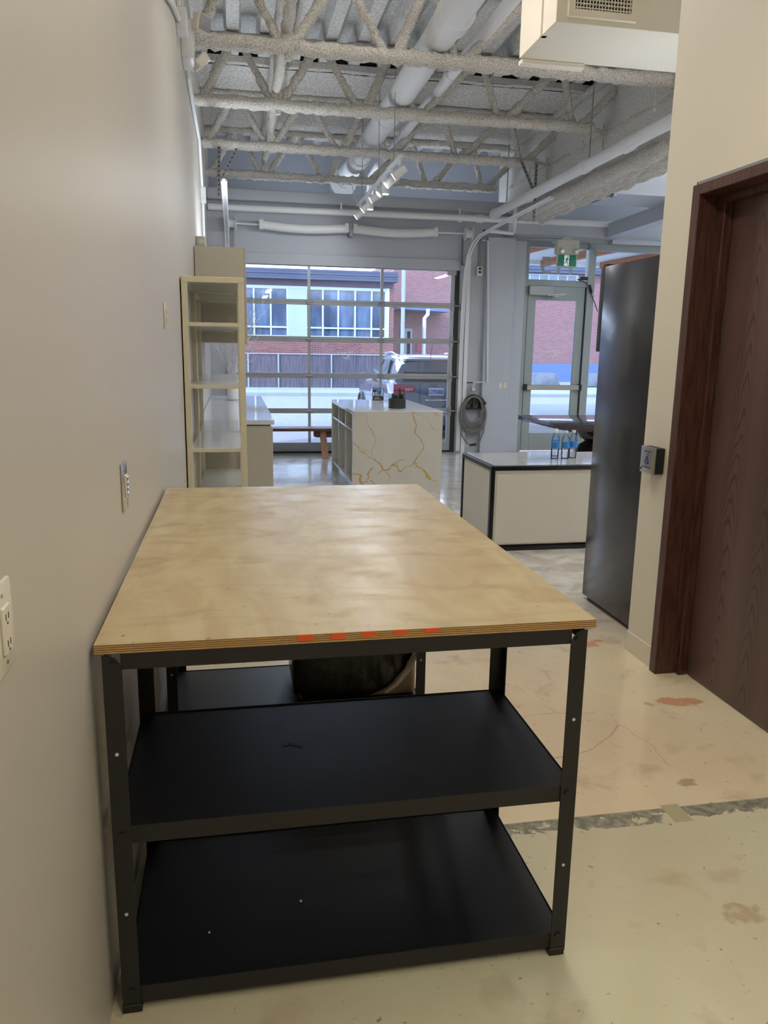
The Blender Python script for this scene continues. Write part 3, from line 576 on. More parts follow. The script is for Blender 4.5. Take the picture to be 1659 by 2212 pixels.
# exit sign
t = thing('exit_sign', 'green running man exit sign with two lamp heads, hung over the entrance', 'sign', (4.83, 11.2, 3.0))
ey = 11.22
MB().box(4.67, 5.01, ey, ey+.12, 2.99, 3.19, .006).build('housing', 'housing', t); MB().box(4.74, 4.92, ey+.01, YB-.28, 3.19, 3.21).build('mount_plate', 'housing', t); MB().box(4.76, 4.90, ey+.03, ey+.10, 3.19, 3.235).build('canopy', 'housing', t)
b = MB(); b.box(4.675, 4.985, ey, ey+.04, 2.807, 2.995, .005); b.build('sign_frame', 'housing', t)
sg = MB().box(4.69, 4.97, ey-.004, ey, 2.82, 2.98).build('sign_panel', 'exit_green', t)
MB().box(4.783, 4.858, ey-.006, ey-.0045, 2.825, 2.972).build('white_field', 'exit_white', sg)
b = MB(); yy = ey-.009
b.disc((4.836, yy, 2.952), .0095, (0, 1, 0), .003); b.bar((4.832, yy, 2.935), (4.818, yy, 2.893), .003, .022, up=(1, 0, 0)); b.bar((4.832, yy, 2.932), (4.805, yy, 2.93), .003, .007); b.bar((4.805, yy, 2.93), (4.793, yy, 2.905), .003, .007, up=(1, 0, 0))
b.bar((4.836, yy, 2.93), (4.85, yy, 2.912), .003, .007); b.bar((4.85, yy, 2.912), (4.868, yy, 2.91), .003, .006); b.bar((4.82, yy, 2.898), (4.836, yy, 2.868), .003, .010, up=(1, 0, 0)); b.bar((4.836, yy, 2.868), (4.840, yy, 2.835), .003, .008, up=(1, 0, 0))
b.bar((4.816, yy, 2.895), (4.806, yy, 2.866), .003, .010, up=(1, 0, 0)); b.bar((4.806, yy, 2.866), (4.775, yy, 2.862), .003, .008); b.build('running_figure', 'exit_green', sg)
for xx in (4.735, 4.955):
    h_ = MB().tube([(xx, ey+.03, 3.05), (xx-.005, ey-.06, 3.02)], .036, 16, rs=[.042, .034]).build('lamp_head', 'housing', t); MB().tube([(xx-.005, ey-.061, 3.02), (xx-.005, ey-.064, 3.019)], .026, 16).build('lens', 'chrome', h_)
# black camera / adapter with cable on the post
t = thing('power_adapter', 'small black adapter with dangling cable on the entrance transom', 'adapter', (5.42, YB-.06, 2.7))
MB().box(5.34, 5.46, YB-.07, YB-.025, 2.69, 2.74, .004).build('adapter_body', 'black_plastic', t)
MB().tube([(5.34, YB-.05, 2.70), (5.28, YB-.06, 2.70), (5.42, YB-.06, 2.66), (5.50, YB-.07, 2.58), (5.54, YB-.07, 2.46), (5.60, YB-.06, 2.36), (5.66, YB-.06, 2.22)], .007, 6).build('cable', 'black_plastic', t)
MB().tube([(5.49, YB-.075, 2.62), (5.53, YB-.075, 2.50)], .022, 8).build('cable_knot', 'black_plastic', t)
# electrics on pillar
t = thing('outlet_conduit', 'conduit drop with a white outlet box on the pillar by the garage door', 'outlet', (3.72, YB, 2.7))
MB().tube([(3.70, YB-.03, 3.24), (3.70, YB-.03, 2.84)], .016, 8).build('conduit_drop', 'galv', t); MB().box(3.655, 3.745, YB-.06, YB, 2.70, 2.84, .005).build('outlet_box', 'ivory', t)
for zz in (2.74, 2.79): MB().box(3.68, 3.72, YB-.062, YB-.06, zz, zz+.03).build('socket', 'hole', t)
t = thing('water_pipe', 'thin white supply pipe running down the pillar to the hose tap', 'pipe', (3.86, YB-.13, 1.1))
MB().tube([(3.72, YB-.03, 3.22), (3.79, YB-.03, 3.22), (3.79, YB-.12, 3.20), (3.83, YB-.13, 2.2), (3.87, YB-.13, 1.11), (3.70, YB-.13, 1.10), (3.66, YB-.10, 1.10), (3.66, YB-.08, 1.02)], .014, 8).build('tube', 'white_paint', t)
MB().box(3.63, 3.69, YB-.11, YB-.06, .96, 1.03, .005).build('tap', 'chrome', t)
t = thing('light_switch', 'double light switch on the pilaster beside the entrance door', 'switch', (4.12, YB-.1, 1.06))
for xx in (4.07, 4.14): MB().box(xx, xx+.055, YB-.108, YB-.1, 1.01, 1.10, .002).build('rocker', 'ivory', t)
pipe_thing('data_cable', 'thin cable sagging under the header above the entrance', 'cable', [(3.62, YB-.1, 3.24), (3.8, YB-.13, 3.27), (4.3, YB-.13, 3.25), (4.45, YB-.30, 3.245), (5.0, YB-.30, 3.26), (5.4, YB-.14, 3.24), (5.55, YB-.06, 3.15), (5.58, YB-.05, 3.05)], .007, 'galv', n=6)
t = thing('floor_drain_pipe', 'white stub pipe with a nozzle pointing left under the beam end', 'pipe', (4.0, 11.2, 3.25))
MB().tube([(3.62, 11.2, 3.26), (3.97, 11.2, 3.24), (3.99, 11.2, 3.30), (3.99, 11.2, 3.62)], .026, 10).build('stub', 'white_paint', t); MB().tube([(3.52, 11.2, 3.26), (3.62, 11.2, 3.26)], .012, 8).build('nozzle', 'bench_wood', t)

# ================================================================ HOSE REEL
t = thing('hose_hanger', 'black plastic hose hanger on the pillar beside the garage door', 'hose hanger', (3.66, YB-.06, .8))
hc = Vector((3.665, YB-.09, .74))
b = MB(); arc = [(hc.x+.13*math.cos(a), hc.y, hc.z+.02+.13*math.sin(a)) for a in [PI*k/12 for k in range(13)]]
b.tube(arc, .028, 8); b.build('saddle', 'black_plastic', t)
b = MB(); b.box(hc.x-.14, hc.x+.14, hc.y-.03, hc.y+.05, hc.z-.06, hc.z-.03); b.box(hc.x-.012, hc.x+.012, hc.y-.02, YB, hc.z-.03, hc.z+.15); b.box(hc.x-.14, hc.x-.11, hc.y-.03, YB, hc.z-.04, hc.z+.04); b.box(hc.x+.11, hc.x+.14, hc.y-.03, YB, hc.z-.04, hc.z+.04); b.build('bracket', 'black_plastic', t)
b = MB(); b.box(hc.x-.10, hc.x+.10, hc.y+.0, YB, hc.z+.02, hc.z+.10); b.build('back_plate', 'black_plastic', t)
t = thing('garden_hose', 'grey coiled garden hose hanging from the black hanger', 'hose', (3.66, YB-.1, .6))
b = MB()
for k in range(7):
    rx, rz, dz, yy = .15+.012*k+random.uniform(-.006, .006), .20+.017*k, -.02*k, hc.y-.04+.013*(k % 4)
    cz = hc.z+.14-rz
    b.tube([(hc.x+rx*math.sin(a)*(1.0), yy, cz+rz*math.cos(a)) for a in [2*PI*j/28 for j in range(28)]], .012, 8, closed=True)
b.tube([(hc.x-.19, YB-.12, .72), (hc.x-.205, YB-.12, .45), (hc.x-.17, YB-.12, .27), (hc.x-.08, YB-.12, .15), (hc.x+.02, YB-.12, .12), (hc.x+.12, YB-.12, .17), (hc.x+.18, YB-.12, .33), (hc.x+.20, YB-.12, .55), (hc.x+.17, YB-.12, .78)], .012, 8)
b.build('coils', 'hose_grey', t, angle=60)
MB().tube([(hc.x-.04, YB-.12, .122), (hc.x+.06, YB-.12, .135)], .020, 10).build('coupling', 'black_plastic', t)
MB().tube([(hc.x+.12, YB-.11, .86), (hc.x+.19, YB-.13, .76)], .028, 10).build('spray_nozzle', 'black_plastic', t)

# ================================================================ WORKBENCH RACKS + TOP
def rack(y0, y1, x0, x1, lab):
    t = thing('steel_rack', lab, 'rack', ((x0+x1)/2, (y0+y1)/2, 0)); W_ = .042
    zt = .928
    for sx, xx in ((1, x0), (-1, x1)):
        for sy, yy in ((1, y0), (-1, y1)):
            b = MB(); a0, a1 = sorted((xx, xx+sx*W_)); c0, c1 = sorted((yy, yy+sy*.003)); 
            ya, yb = sorted((yy, yy+sy*.003)); 
            # front flange with a rounded top inner corner
            px_ = [(xx, .012), (xx+sx*W_, .012), (xx+sx*W_, zt-.035), (xx+sx*(W_-.004), zt-.020), (xx+sx*(W_-.014), zt-.007), (xx+sx*(W_-.028), zt), (xx, zt)]
            b.prism(px_, 'y', ya, yb)
            b.box(*sorted((xx, xx+sx*.003)), *sorted((yy+sy*.003, yy+sy*W_)), .012, zt-.01)
            leg = b.build('leg', 'black_steel', t)
            MB().box(min(xx-.002, xx+sx*(W_+.003)), max(xx-.002, xx+sx*(W_+.003)), min(yy-.003*sy, yy+sy*W_), max(yy-.003*sy, yy+sy*W_), 0, .022, .002).build('foot_cap', 'black_plastic', leg)
            for zz in (.905, .485, .062):
                b = MB(); b.disc((xx+sx*W_*.55, yy-sy*.002, zz), .0085, (0, 1, 0), .005, 14); bo = b.build('bolt', 'black_steel', leg)
            for zz in (.69, .275): b = MB(); b.disc((xx+sx*W_*.5, yy-sy*.0006, zz), .0042, (0, 1, 0), .0012, 12); b.build('lit_hole', 'pebble', leg)  # pale discs stand for light showing through the holes
    ix0, ix1 = x0+.004, x1-.004
    for zc, nm, h in ((.9105, 'top_rail', .037), (.482, 'middle_rail', .045), (.045, 'bottom_rail', .045)):
        b = MB()
        for yy in (y0+.0045, y1-.0065): b.box(ix0+.035, ix1-.035, yy, yy+.002, zc-h/2, zc+h/2)
        for xx in (ix0, ix1-.002): b.box(xx, xx+.002, y0+.01, y1-.01, zc-h/2, zc+h/2)
        b.build(nm, 'black_steel', t)
    for zc in (.482, .045): MB().box(ix0+.003, ix1-.003, y0+.008, y1-.008, zc+.008, zc+.020, .0015).build('shelf_board', 'black_board', t)
    return t
rack(1.692, 2.285, -.302, .843, 'nearer black bolted steel rack with two shelves under the plywood top')
rack(3.09, 3.62, -.302, .79, 'farther black steel rack hidden behind the nearer one under the plywood top')
t = thing('plywood_worktop', 'large stained plywood worktop lying on two black racks', 'worktop', (.27, 2.67, .93))
b = MB(); b.box(-.318, .866, 1.695, 3.655, .930, .953, .0012); o = b.build('sheet', ['ply_top', 'ply_edge'], t)
for p in o.data.polygons:
    if abs(p.normal.z) < .7: p.material_index = 1
for i, xx in enumerate((.130, .205, .277, .353, .428)): MB().box(xx, xx+.035, 1.6935, 1.6955, .9375+(.001*i % 2), .9525).build('orange_mark', 'orange', t)
# small debris on shelves
for (x, y, z, r, lab) in ((.15, 1.93, .066, .004, 'tiny white crumb on the lower rack shelf, left one'), (-.10, 1.85, .066, .003, 'tiny white crumb on the lower rack shelf near the left leg')):
    tag(MB().lathe([(.0, 0), (r, .001), (r*.8, .004), (.0, .005)], (x, y, z), 6).build('plaster_crumb', 'pebble'), lab, 'crumb')
tag(MB().tube([(.11, 2.02, .5035), (.13, 2.03, .5038), (.15, 2.015, .5035), (.165, 2.005, .5035)], .0007, 5).build('hair_strand', 'hole'), 'thin dark strand lying on the middle rack shelf', 'strand')
# bin with black liner
t = thing('waste_bin', 'tan bin draped with a black bag on the bottom shelf of the farther rack', 'bin', (.5, 3.35, .066))
MB().box(.25, .775, 3.20, 3.54, .066, .40, .02, 3).build('bin_body', 'tan_plastic', t)
b = MB(); n = 26; bmv = b.bm; rows = 6
hem = [(.222, .30), (.225, .22), (.24, .13), (.27, .078), (.38, .074), (.50, .078), (.60, .10), (.665, .145), (.715, .205), (.75, .26), (.775, .33)]
def lerp_h(u):
    q = u*(len(hem)-1); i = min(int(q), len(hem)-2); f = q-i; return hem[i][0]*(1-f)+hem[i+1][0]*f, hem[i][1]*(1-f)+hem[i+1][1]*f
grid = []
for i in range(n+1):
    hx, hz = lerp_h(i/n); tx = .235+.53*i/n
    grid.append([bmv.verts.new((hx+(tx-hx)*j/rows, 3.19-.035*math.sin(PI*i/n)*(.6+.4*math.sin(j))-.006*math.sin(i*1.9+j), hz+(.42-hz)*j/rows)) for j in range(rows+1)])
for i in range(n):
    for j in range(rows): bmv.faces.new((grid[i][j], grid[i+1][j], grid[i+1][j+1], grid[i][j+1]))
b.box(.235, .785, 3.185, 3.55, .38, .43, .02, 2); b.box(.225, .25, 3.19, 3.54, .10, .42, .008)
b.build('bag_liner', 'liner', t, angle=60)
b = MB()
for i in range(14):
    pass
pts = [(lerp_h(u)[0]+.012, 3.183-.03*math.sin(PI*u), lerp_h(u)[1]-.006) for u in [.62+.38*k/10 for k in range(11)]]
b.tube(pts, .012, 8, rs=[.003+.011*math.sin(PI*min(1, k/10*.9+.08)) for k in range(11)]); b.build('rim', 'ivory', t)

# ================================================================ WALL PLATES
def outlet(y0, y1, z0, z1, lab, gfci=True):
    t = thing('wall_plate', lab, 'outlet', (XW, (y0+y1)/2, (z0+z1)/2)); ym = (y0+y1)/2; zm = (z0+z1)/2
    MB().box(XW, XW+.008, y0, y1, z0, z1, .004, 2).build('cover_plate', 'ivory' if gfci else 'chrome', t)
    MB().box(XW+.008, XW+.013, ym-.017, ym+.017, zm-.034, zm+.034, .0015).build('insert', 'ivory', t)
    if gfci:
        for dz in (-.02, .018):
            for dy in (-.006, .006): MB().box(XW+.0128, XW+.0135, ym+dy-.0012, ym+dy+.0012, zm+dz-.004, zm+dz+.005).build('slot', 'hole', t)
            MB().disc((XW+.013, ym, zm+dz-.009), .0022, (1, 0, 0), .001, 8).build('ground_hole', 'hole', t)
    else:
        for k in range(4): MB().box(XW+.013, XW+.016, ym-.012, ym+.012, zm-.030+k*.0155, zm-.018+k*.0155, .001).build('button', 'chrome', t)
    for dz in (-.048, .048): MB().disc((XW+.0085, ym, zm+dz), .003, (1, 0, 0), .002, 8).build('screw', 'steel', t)
outlet(1.055, 1.15, 1.145, 1.275, 'white electrical outlet at the left edge of the picture')
outlet(2.315, 2.40, 1.12, 1.262, 'silver edged wall control plate above the far end of the plywood', False)
outlet(4.00, 4.085, 1.675, 1.80, 'slim cream switch plate near the white shelf unit')

# ================================================================ DOOR ON THE RIGHT
df = sthing('door_3', 'dark brown veneer door in a reddish wood frame', 'door', (DX, 2.4, 0))
FX = DX-.028
MB().box(FX, DX+.13, DY1-.045, DY1+.012, 0, DZ+.012, .003).build('jamb', 'wood_frame', df); MB().box(FX, DX+.13, DY0-.01, DY0+.045, 0, DZ+.012, .003).build('jamb', 'wood_frame', df)
MB().box(FX, DX+.13, DY0+.045, DY1-.045, DZ-.035, DZ+.012, .003).build('head', 'wood_frame', df)
MB().box(DX+.085, DX+.13, DY1-.075, DY1-.045, 0, DZ-.035, .002).build('door_stop', 'wood_frame', df); MB().box(DX+.085, DX+.13, DY0+.045, DY1-.075, DZ-.065, DZ-.035, .002).build('door_stop', 'wood_frame', df)
MB().box(DX+.132, DX+.175, DY0+.02, DY1-.02, .008, DZ-.02, .002).build('door_leaf', 'veneer', df)
b = MB(); b.box(DX-.004, DX, DY1+.012, DY1+.020, 0, DZ+.03); b.box(DX-.004, DX, DY0, DY1+.02, DZ+.014, DZ+.03); struct('trim_7', b, 'galv', 'thin grey bead around the brown door frame', 'trim')
b = MB(); b.box(DX-.010, DX, DY1+.02, 3.72, 0, .11, .002); struct('baseboard_right', b, 'wall_cream', 'low cream baseboard beside the brown door', 'baseboard')

# push plate
t = thing('accessible_door_button', 'square steel push button with blue wheelchair symbol beside the brown door', 'button', (DX, 3.575, 1.07))
py0, py1, pz0, pz1 = 3.505, 3.640, 1.003, 1.137; bx = DX-.052
MB().box(bx+.004, DX, py0+.002, py1-.002, pz0+.002, pz1-.002, .004).build('box', 'black_plastic', t); MB().box(bx-.006, bx+.004, py0, py1, pz0, pz1, .004, 2).build('push_plate', 'steel', t)
R90 = (PI/2, 0, -PI/2)
ym, xf = (py0+py1)/2, bx-.0068
text('lettering', 'PRESS TO OPEN', .0095, 'ink_dark', (xf, ym, 1.112), R90, t, .0003); text('lettering', 'DISCONNECT LOCK', .0095, 'ink_dark', (xf, ym, 1.034), R90, t, .0003)
b = MB(); rr = .014; cy_, cz_ = ym+.006, 1.062
b.tube([(xf, cy_+rr*math.cos(a), cz_+rr*math.sin(a)) for a in [2*PI*k/20 for k in range(20)]], .0019, 6, closed=True)
for p, q, wd in (((ym-.002, 1.088), (ym+.001, 1.066), .008), ((ym+.001, 1.089), (ym+.013, 1.082), .004), ((ym+.001, 1.068), (ym-.012, 1.068), .0055), ((ym-.012, 1.068), (ym-.013, 1.050), .005)): b.bar((xf, *p), (xf, *q), .0015, wd, up=(0, 0, 1) if abs(p[0]-q[0]) > .005 else (0, 1, 0))
b.disc((xf, ym-.007, 1.098), .0042, (1, 0, 0), .0015); b.build('wheelchair_symbol', 'ink_blue', t)
b = MB(); b.disc((xf, py1-.014, 1.022), .006, (1, 0, 0), .0012); b.build('badge', 'ink_dark', t)

# ================================================================ BLACK FRIDGE
t = thing('tall_black_fridge', 'tall glossy black fridge standing past the cream wall end, side towards us', 'fridge', (2.6, 4.28, 0))
MB().box(2.228, 3.05, 3.965, 4.600, .03, 2.108, .006, 2).build('cabinet', 'fridge', t)
MB().box(2.234, 3.05, 4.604, 4.665, 1.60, 2.112, .006, 2).build('freezer_door', 'fridge_side', t); MB().box(2.262, 3.05, 4.604, 4.66, .10, 1.59, .006, 2).build('fridge_door', 'fridge_side', t)
MB().box(2.26, 3.0, 4.0, 4.58, 0, .03).build('plinth', 'black_plastic', t)
MB().box(2.24, 2.30, 4.60, 4.64, 2.112, 2.122).build('hinge_cover', 'black_plastic', t)

# ================================================================ BAR COUNTER
t = thing('bar_counter', 'low white display counter with black metal frame and glossy top', 'counter', (2.6, 6.2, 0))
cx0, cx1, cy0, cy1, cz = 1.985, 3.75, 5.84, 6.66, .70; f_ = .035
MB().box(cx0+.012, cx1-.012, cy0+.012, cy1-.012, .05, cz-.012).build('core_box', 'panel_white', t)
for (x, y) in ((cx0, cy0), (cx1-f_, cy0), (cx0, cy1-f_), (cx1-f_, cy1-f_)): MB().box(x, x+f_, y, y+f_, 0, cz-.004, .002).build('frame_post', 'black_frame', t)
b = MB()
for y in (cy0, cy1-f_): b.box(cx0+f_, cx1-f_, y, y+f_, cz-.04, cz-.004, .002)
for x in (cx0, cx1-f_): b.box(x, x+f_, cy0+f_, cy1-f_, cz-.04, cz-.004, .002)
b.build('top_frame', 'black_frame', t)
b = MB(); b.box(cx0+f_, cx1-f_, cy0, cy0+f_, 0.0, .035); b.box(cx0, cx0+f_, cy0+f_, cy1-f_, 0, .035); b.build('bottom_frame', 'black_frame', t)
MB().box(cx0+f_-.002, cx1-f_+.002, cy0+f_-.002, cy1-f_+.002, cz-.012, cz, .001).build('glossy_top', 'glossy_top', t)
MB().box(cx0+f_+.02, cx1-f_, cy0+.006, cy0+.013, .06, cz-.075, .002).build('front_panel', 'panel_white', t); MB().box(cx0+.006, cx0+.013, cy0+f_+.03, cy1-f_-.02, .06, cz-.06, .002).build('side_panel', 'panel_white', t)
# bottles
def bottle():
    t = thing('water_bottle', 'clear water bottle with white cap and blue label, leftmost in front on the bar counter', 'bottle', (0, 0, cz), 'water bottles on the bar counter')
    prof = [(.028, .0), (.032, .006), (.031, .02), (.033, .03), (.031, .04), (.033, .05), (.031, .06), (.033, .07), (.032, .085), (.032, .135), (.033, .145), (.030, .162), (.022, .180), (.013, .194), (.0125, .204)]
    MB().lathe(prof, n=18).build('bottle_body', 'bottle_glass', t, local=True, angle=60)
    MB().lathe([(.0335, .0), (.0335, .048)], (0, 0, .086), 18).build('paper_label', 'label_blue', t, local=True)
    MB().lathe([(.015, 0), (.0155, .002), (.0155, .016), (.0145, .018)], (0, 0, .203), 16).build('cap', 'cap_white', t, local=True); return t
b0 = bottle(); b0.location = (2.665, 6.20, cz); b0.scale = (1.05, 1.05, 1.08)
for (x, y, lb) in ((2.758, 6.20, 'clear water bottle with white cap, middle one in the front row on the bar counter'), (2.845, 6.24, 'clear water bottle with white cap, rightmost on the bar counter'), (2.735, 6.36, 'clear water bottle standing behind the front row on the bar counter')):
    c_ = copy_tree(b0); c_.location = (x, y, cz); c_.scale = (1.05, 1.05, 1.08); c_['label'] = lb

# ================================================================ PEDESTAL TABLE
t = thing('pedestal_table', 'dark wooden pedestal table near the entrance door', 'table', (4.3, 8.75, 0))
tz = .80
MB().box(3.51, 5.1, 8.12, 9.40, tz-.018, tz, .006, 2).build('tabletop', 'dark_table', t); MB().box(3.515, 5.095, 8.125, 9.395, tz-.055, tz-.018, .006, 2).build('edge_moulding', 'dark_table', t); MB().box(3.72, 4.90, 8.32, 9.2, tz-.10, tz-.05, .004).build('apron', 'dark_table', t)
MB().lathe([(.30, 0), (.30, .05), (.14, .09), (.12, .16), (.20, .28), (.21, .40), (.15, .50), (.08, .55), (.14, .58), (.16, .62), (.20, .66), (.24, .70)], (4.22, 8.75, 0), 32).build('pedestal', 'dark_table', t)

# ================================================================ SHELF UNITS
def shelf_unit(y0, y1, lab):
    t = thing('open_shelf_unit', lab, 'shelf unit', (-.13, (y0+y1)/2, 0)); x0, x1, H, p_ = -.322, .072, 2.03, .038
    for x in (x0, x1-p_):
        for y in (y0, y1-p_): MB().box(x, x+p_, y, y+p_, 0, H-.035, .002).build('post', 'lacquer_warm_lit', t)
    b = MB(); b.box(x0, x1, y0, y0+p_, H-.035, H, .002); b.box(x0, x1, y1-p_, y1, H-.035, H, .002); b.box(x0, x0+p_, y0+p_, y1-p_, H-.035, H); b.box(x1-p_, x1, y0+p_, y1-p_, H-.035, H); b.build('top_frame', 'lacquer_warm_lit', t)
    MB().box(x0+p_, x1-p_, y0+p_, y1-p_, H-.03, H-.012).build('top_panel', 'lacquer_white', t)
    for z in (1.745, 1.345, .925, .47, .08): MB().box(x0+.03, x1-.03, y0+.002, y1-.002, z-.022, z, .002).build('shelf', 'lacquer_warm_lit' if z < 0 else 'lacquer_white', t)
    for z in (1.745, 1.345, .925, .47): MB().box(x0+p_, x1-p_, y0-.001, y0+.006, z-.024, z-.001).build('shelf_edge', 'lacquer_warm_lit', t)
    MB().box(x0, x0+.006, y0+p_, y1-p_, .08, H-.035).build('side_panel', 'cabinet_beige', t)
shelf_unit(5.30, 6.36, 'nearer tall white open shelf unit against the left wall')
shelf_unit(6.37, 7.36, 'farther white open shelf unit, between the nearer one and the counter')
# counter beyond
t = thing('base_cabinet', 'beige base cabinet run with its plain end panel facing us', 'cabinet', (0, 9.2, 0))
MB().box(-.322, .325, 7.42, 11.05, .08, .868, .002).build('carcass', 'cabinet_beige', t); MB().box(-.322, .27, 7.46, 11.0, 0, .08).build('plinth', 'cabinet_beige', t); MB().box(-.32, .322, 7.425, 7.44, .845, .875).build('shadow_gap', 'hole', t)
for k in range(4): MB().box(.326, .345, 7.44+k*.9, 8.33+k*.9, .10, .84, .002).build('cabinet_door', 'cabinet_beige', t)
tag(MB().box(-.325, .358, 7.40, 11.08, .878, .922, .003).build('countertop', 'counter_white'), 'long glossy white countertop on the beige cabinet by the left wall', 'countertop')
t = thing('wall_cabinet', 'beige wall cabinet above the white countertop, side panel facing us', 'cabinet', (-.1, 8.5, 1.63))
MB().box(-.325, .105, 7.40, 9.45, 1.625, 2.46, .002).build('carcass', 'cabinet_beige', t)
for k in range(3): MB().box(.106, .124, 7.41+k*.68, 8.08+k*.68, 1.615, 2.46, .002).build('cabinet_door', 'cabinet_beige', t)
# twigs
t = thing('twig_arrangement', 'tall bundle of white painted branches in a vase on the far countertop', 'branches', (-.02, 10.15, .922))
MB().lathe([(.06, 0), (.08, .02), (.07, .22), (.055, .26)], (-.02, 10.15, .922), 20).build('vase', 'white_metal', t)
random.seed(11)
def branch(mb, p, d, ln, r, lvl):
    pts = [Vector(p)]; dd = Vector(d).normalized(); k = 6
    for i in range(k): dd = (dd+Vector((random.uniform(-.12, .12), random.uniform(-.12, .12), random.uniform(-.06, .1)))).normalized(); q_ = pts[-1]+dd*ln/k; q_.x = max(q_.x, XW+.03); pts.append(q_)
    mb.tube(pts, r, 5, rs=[r*(1-.75*i/k) for i in range(k+1)])
    if lvl:
        for i in range(1, k+1):
            for _ in range(2 if lvl > 1 else 1):
                nd = (dd+Vector((random.uniform(-.8, .8), random.uniform(-.8, .8), random.uniform(0, .5)))).normalized(); branch(mb, pts[i], nd, ln*random.uniform(.28, .5), r*.5, lvl-1)
for k in range(11):
    a = 2*PI*k/11; b = MB(); branch(b, (-.02, 10.15, 1.15), (math.cos(a)*.34, math.sin(a)*.6, 1), random.uniform(.62, .85), .009, 2); o = b.build('branch', 'twig', t, angle=80)

# ================================================================ ISLAND
t = thing('kitchen_island', 'white marble waterfall island with gold veins and open cubbies on its left side', 'island', (1.79, 9.5, 0))
ix0, ix1, iy0, iy1, iz = 1.268, 2.290, 8.50, 10.42, .92
MB().box(ix0, ix1, iy0, iy1, iz-.014, iz, .0015).build('countertop', 'counter_white', t); MB().box(ix0+.001, ix1-.001, iy0+.041, iy1-.041, iz-.04, iz-.0142).build('top_board', 'lacquer_white', t)
VEINS = [
 ([(1.409,.906),(1.418,.807),(1.461,.731),(1.497,.678),(1.528,.607),(1.505,.53),(1.488,.477),(1.501,.405),(1.531,.369)], .0035),
 ([(1.270,.565),(1.32,.543),(1.356,.478),(1.404,.442),(1.441,.406),(1.513,.369),(1.562,.345),(1.599,.285),(1.636,.254),(1.684,.271),(1.732,.319),(1.792,.36),(1.853,.378)], .0055),
 ([(1.32,.543),(1.39,.49),(1.43,.465),(1.488,.47)], .003),
 ([(1.938,.907),(1.958,.854),(1.977,.783),(1.986,.676),(2.024,.628),(2.056,.592),(2.072,.52),(2.053,.46),(2.024,.412),(1.976,.352),(1.916,.311),(1.867,.287),(1.831,.233),(1.794,.258),(1.769,.307),(1.72,.307)], .0075),
 ([(1.944,.901),(2.036,.877),(2.11,.836),(2.142,.783),(2.187,.717),(2.249,.697)], .003),
 ([(1.982,.346),(2.002,.304),(2.051,.297),(2.09,.242),(2.129,.18),(2.179,.149)], .011), ([(2.179,.149),(2.243,.108)], .003), ([(1.955,.34),(1.99,.27),(2.03,.26)], .003),
 ([(1.270,.223),(1.347,.204),(1.372,.131),(1.444,.13),(1.455,.202),(1.431,.221),(1.467,.262),(1.503,.28)], .006), ([(1.36,.20),(1.36,.12),(1.39,.09),(1.44,.085)], .009),
 ([(1.636,.254),(1.673,.205),(1.704,.181),(1.675,.126),(1.675,.04)], .0035), ([(1.564,.225),(1.612,.26),(1.60,.30)], .008), ([(2.194,.901),(2.232,.854),(2.256,.872)], .0035), ([(1.492,.141),(1.529,.086),(1.56,.03)], .006)]
pb_ = MB(); NX, NZ = 205, 176; zt_p = iz-.0145
gvv = [[pb_.bm.verts.new((ix0+(ix1-ix0)*i/NX, iy0, zt_p*j/NZ)) for j in range(NZ+1)] for i in range(NX+1)]
for i in range(NX):
    for j in range(NZ): pb_.bm.faces.new((gvv[i][j], gvv[i+1][j], gvv[i+1][j+1], gvv[i][j+1]))
pb_.box(ix0, ix1, iy0+.001, iy0+.04, 0, zt_p)
from mathutils import noise as mn
o = pb_.build('waterfall_panel', 'marble', t, smooth=False)
ca = o.data.color_attributes.new('vein', 'FLOAT_COLOR', 'POINT'); wl = world_loc(t)
segs = [(Vector(p), Vector(q_), w_) for pl_, w_ in VEINS for p, q_ in zip(pl_, pl_[1:])]
for vi, vt in enumerate(o.data.vertices):
    val = 0
    if abs(vt.co.y+wl.y-iy0) < 1e-5:
        P0 = Vector((vt.co.x+wl.x, vt.co.z+wl.z)); ns = mn.noise(Vector((P0.x*11, P0.y*11, 0))); n2_ = mn.noise(Vector((P0.x*11, P0.y*11, 7))); Pn = P0+Vector((ns, n2_))*.018+Vector((mn.noise(Vector((P0.x*40, P0.y*40, 3))), mn.noise(Vector((P0.x*40, P0.y*40, 9)))))*.006
        wf = .65+1.0*max(0, mn.noise(Vector((P0.x*8, P0.y*8, 20)))+.2)
        for p, q_, w_ in segs:
            if min(p.x, q_.x)-.06 < Pn.x < max(p.x, q_.x)+.06 and min(p.y, q_.y)-.06 < Pn.y < max(p.y, q_.y)+.06:
                d_ = q_-p; u_ = max(0, min(1, (Pn-p).dot(d_)/d_.length_squared)); ds = (Pn-p-d_*u_).length
                val = max(val, max(0, min(1, 1.6-ds/(w_*wf))))
    ca.data[vi].color = (val, val, val, 1)
MB().box(ix0, ix1, iy1-.04, iy1, 0, iz-.0145, .0015).build('far_panel', 'panel_white', t)
MB().box(ix0+.45, ix1, iy0+.04, iy1-.04, 0, iz-.04).build('cabinet_core', 'panel_white', t)
n = 3; seg = (iy1-iy0-.08)/n
for k in range(n+1):
    y = iy0+.04+k*seg; b = MB(); b.box(ix0+.008, ix0+.45, max(y-.011, iy0+.04), min(y+.011, iy1-.04), .09, iz-.04); b.build('divider', 'lacquer_white', t)
hb = MB()
for k in range(1, n+1):
    y = iy0+.04+k*seg-.0115
    for zi in range(21):
        for xx in (ix0+.10, ix0+.33): hb.disc((xx, y-.0006, .14+zi*.035), .0065, (0, 1, 0), .001, 8)
h = hb.build('shelf_pin_holes', 'hole', t); h['kind'] = 'stuff'
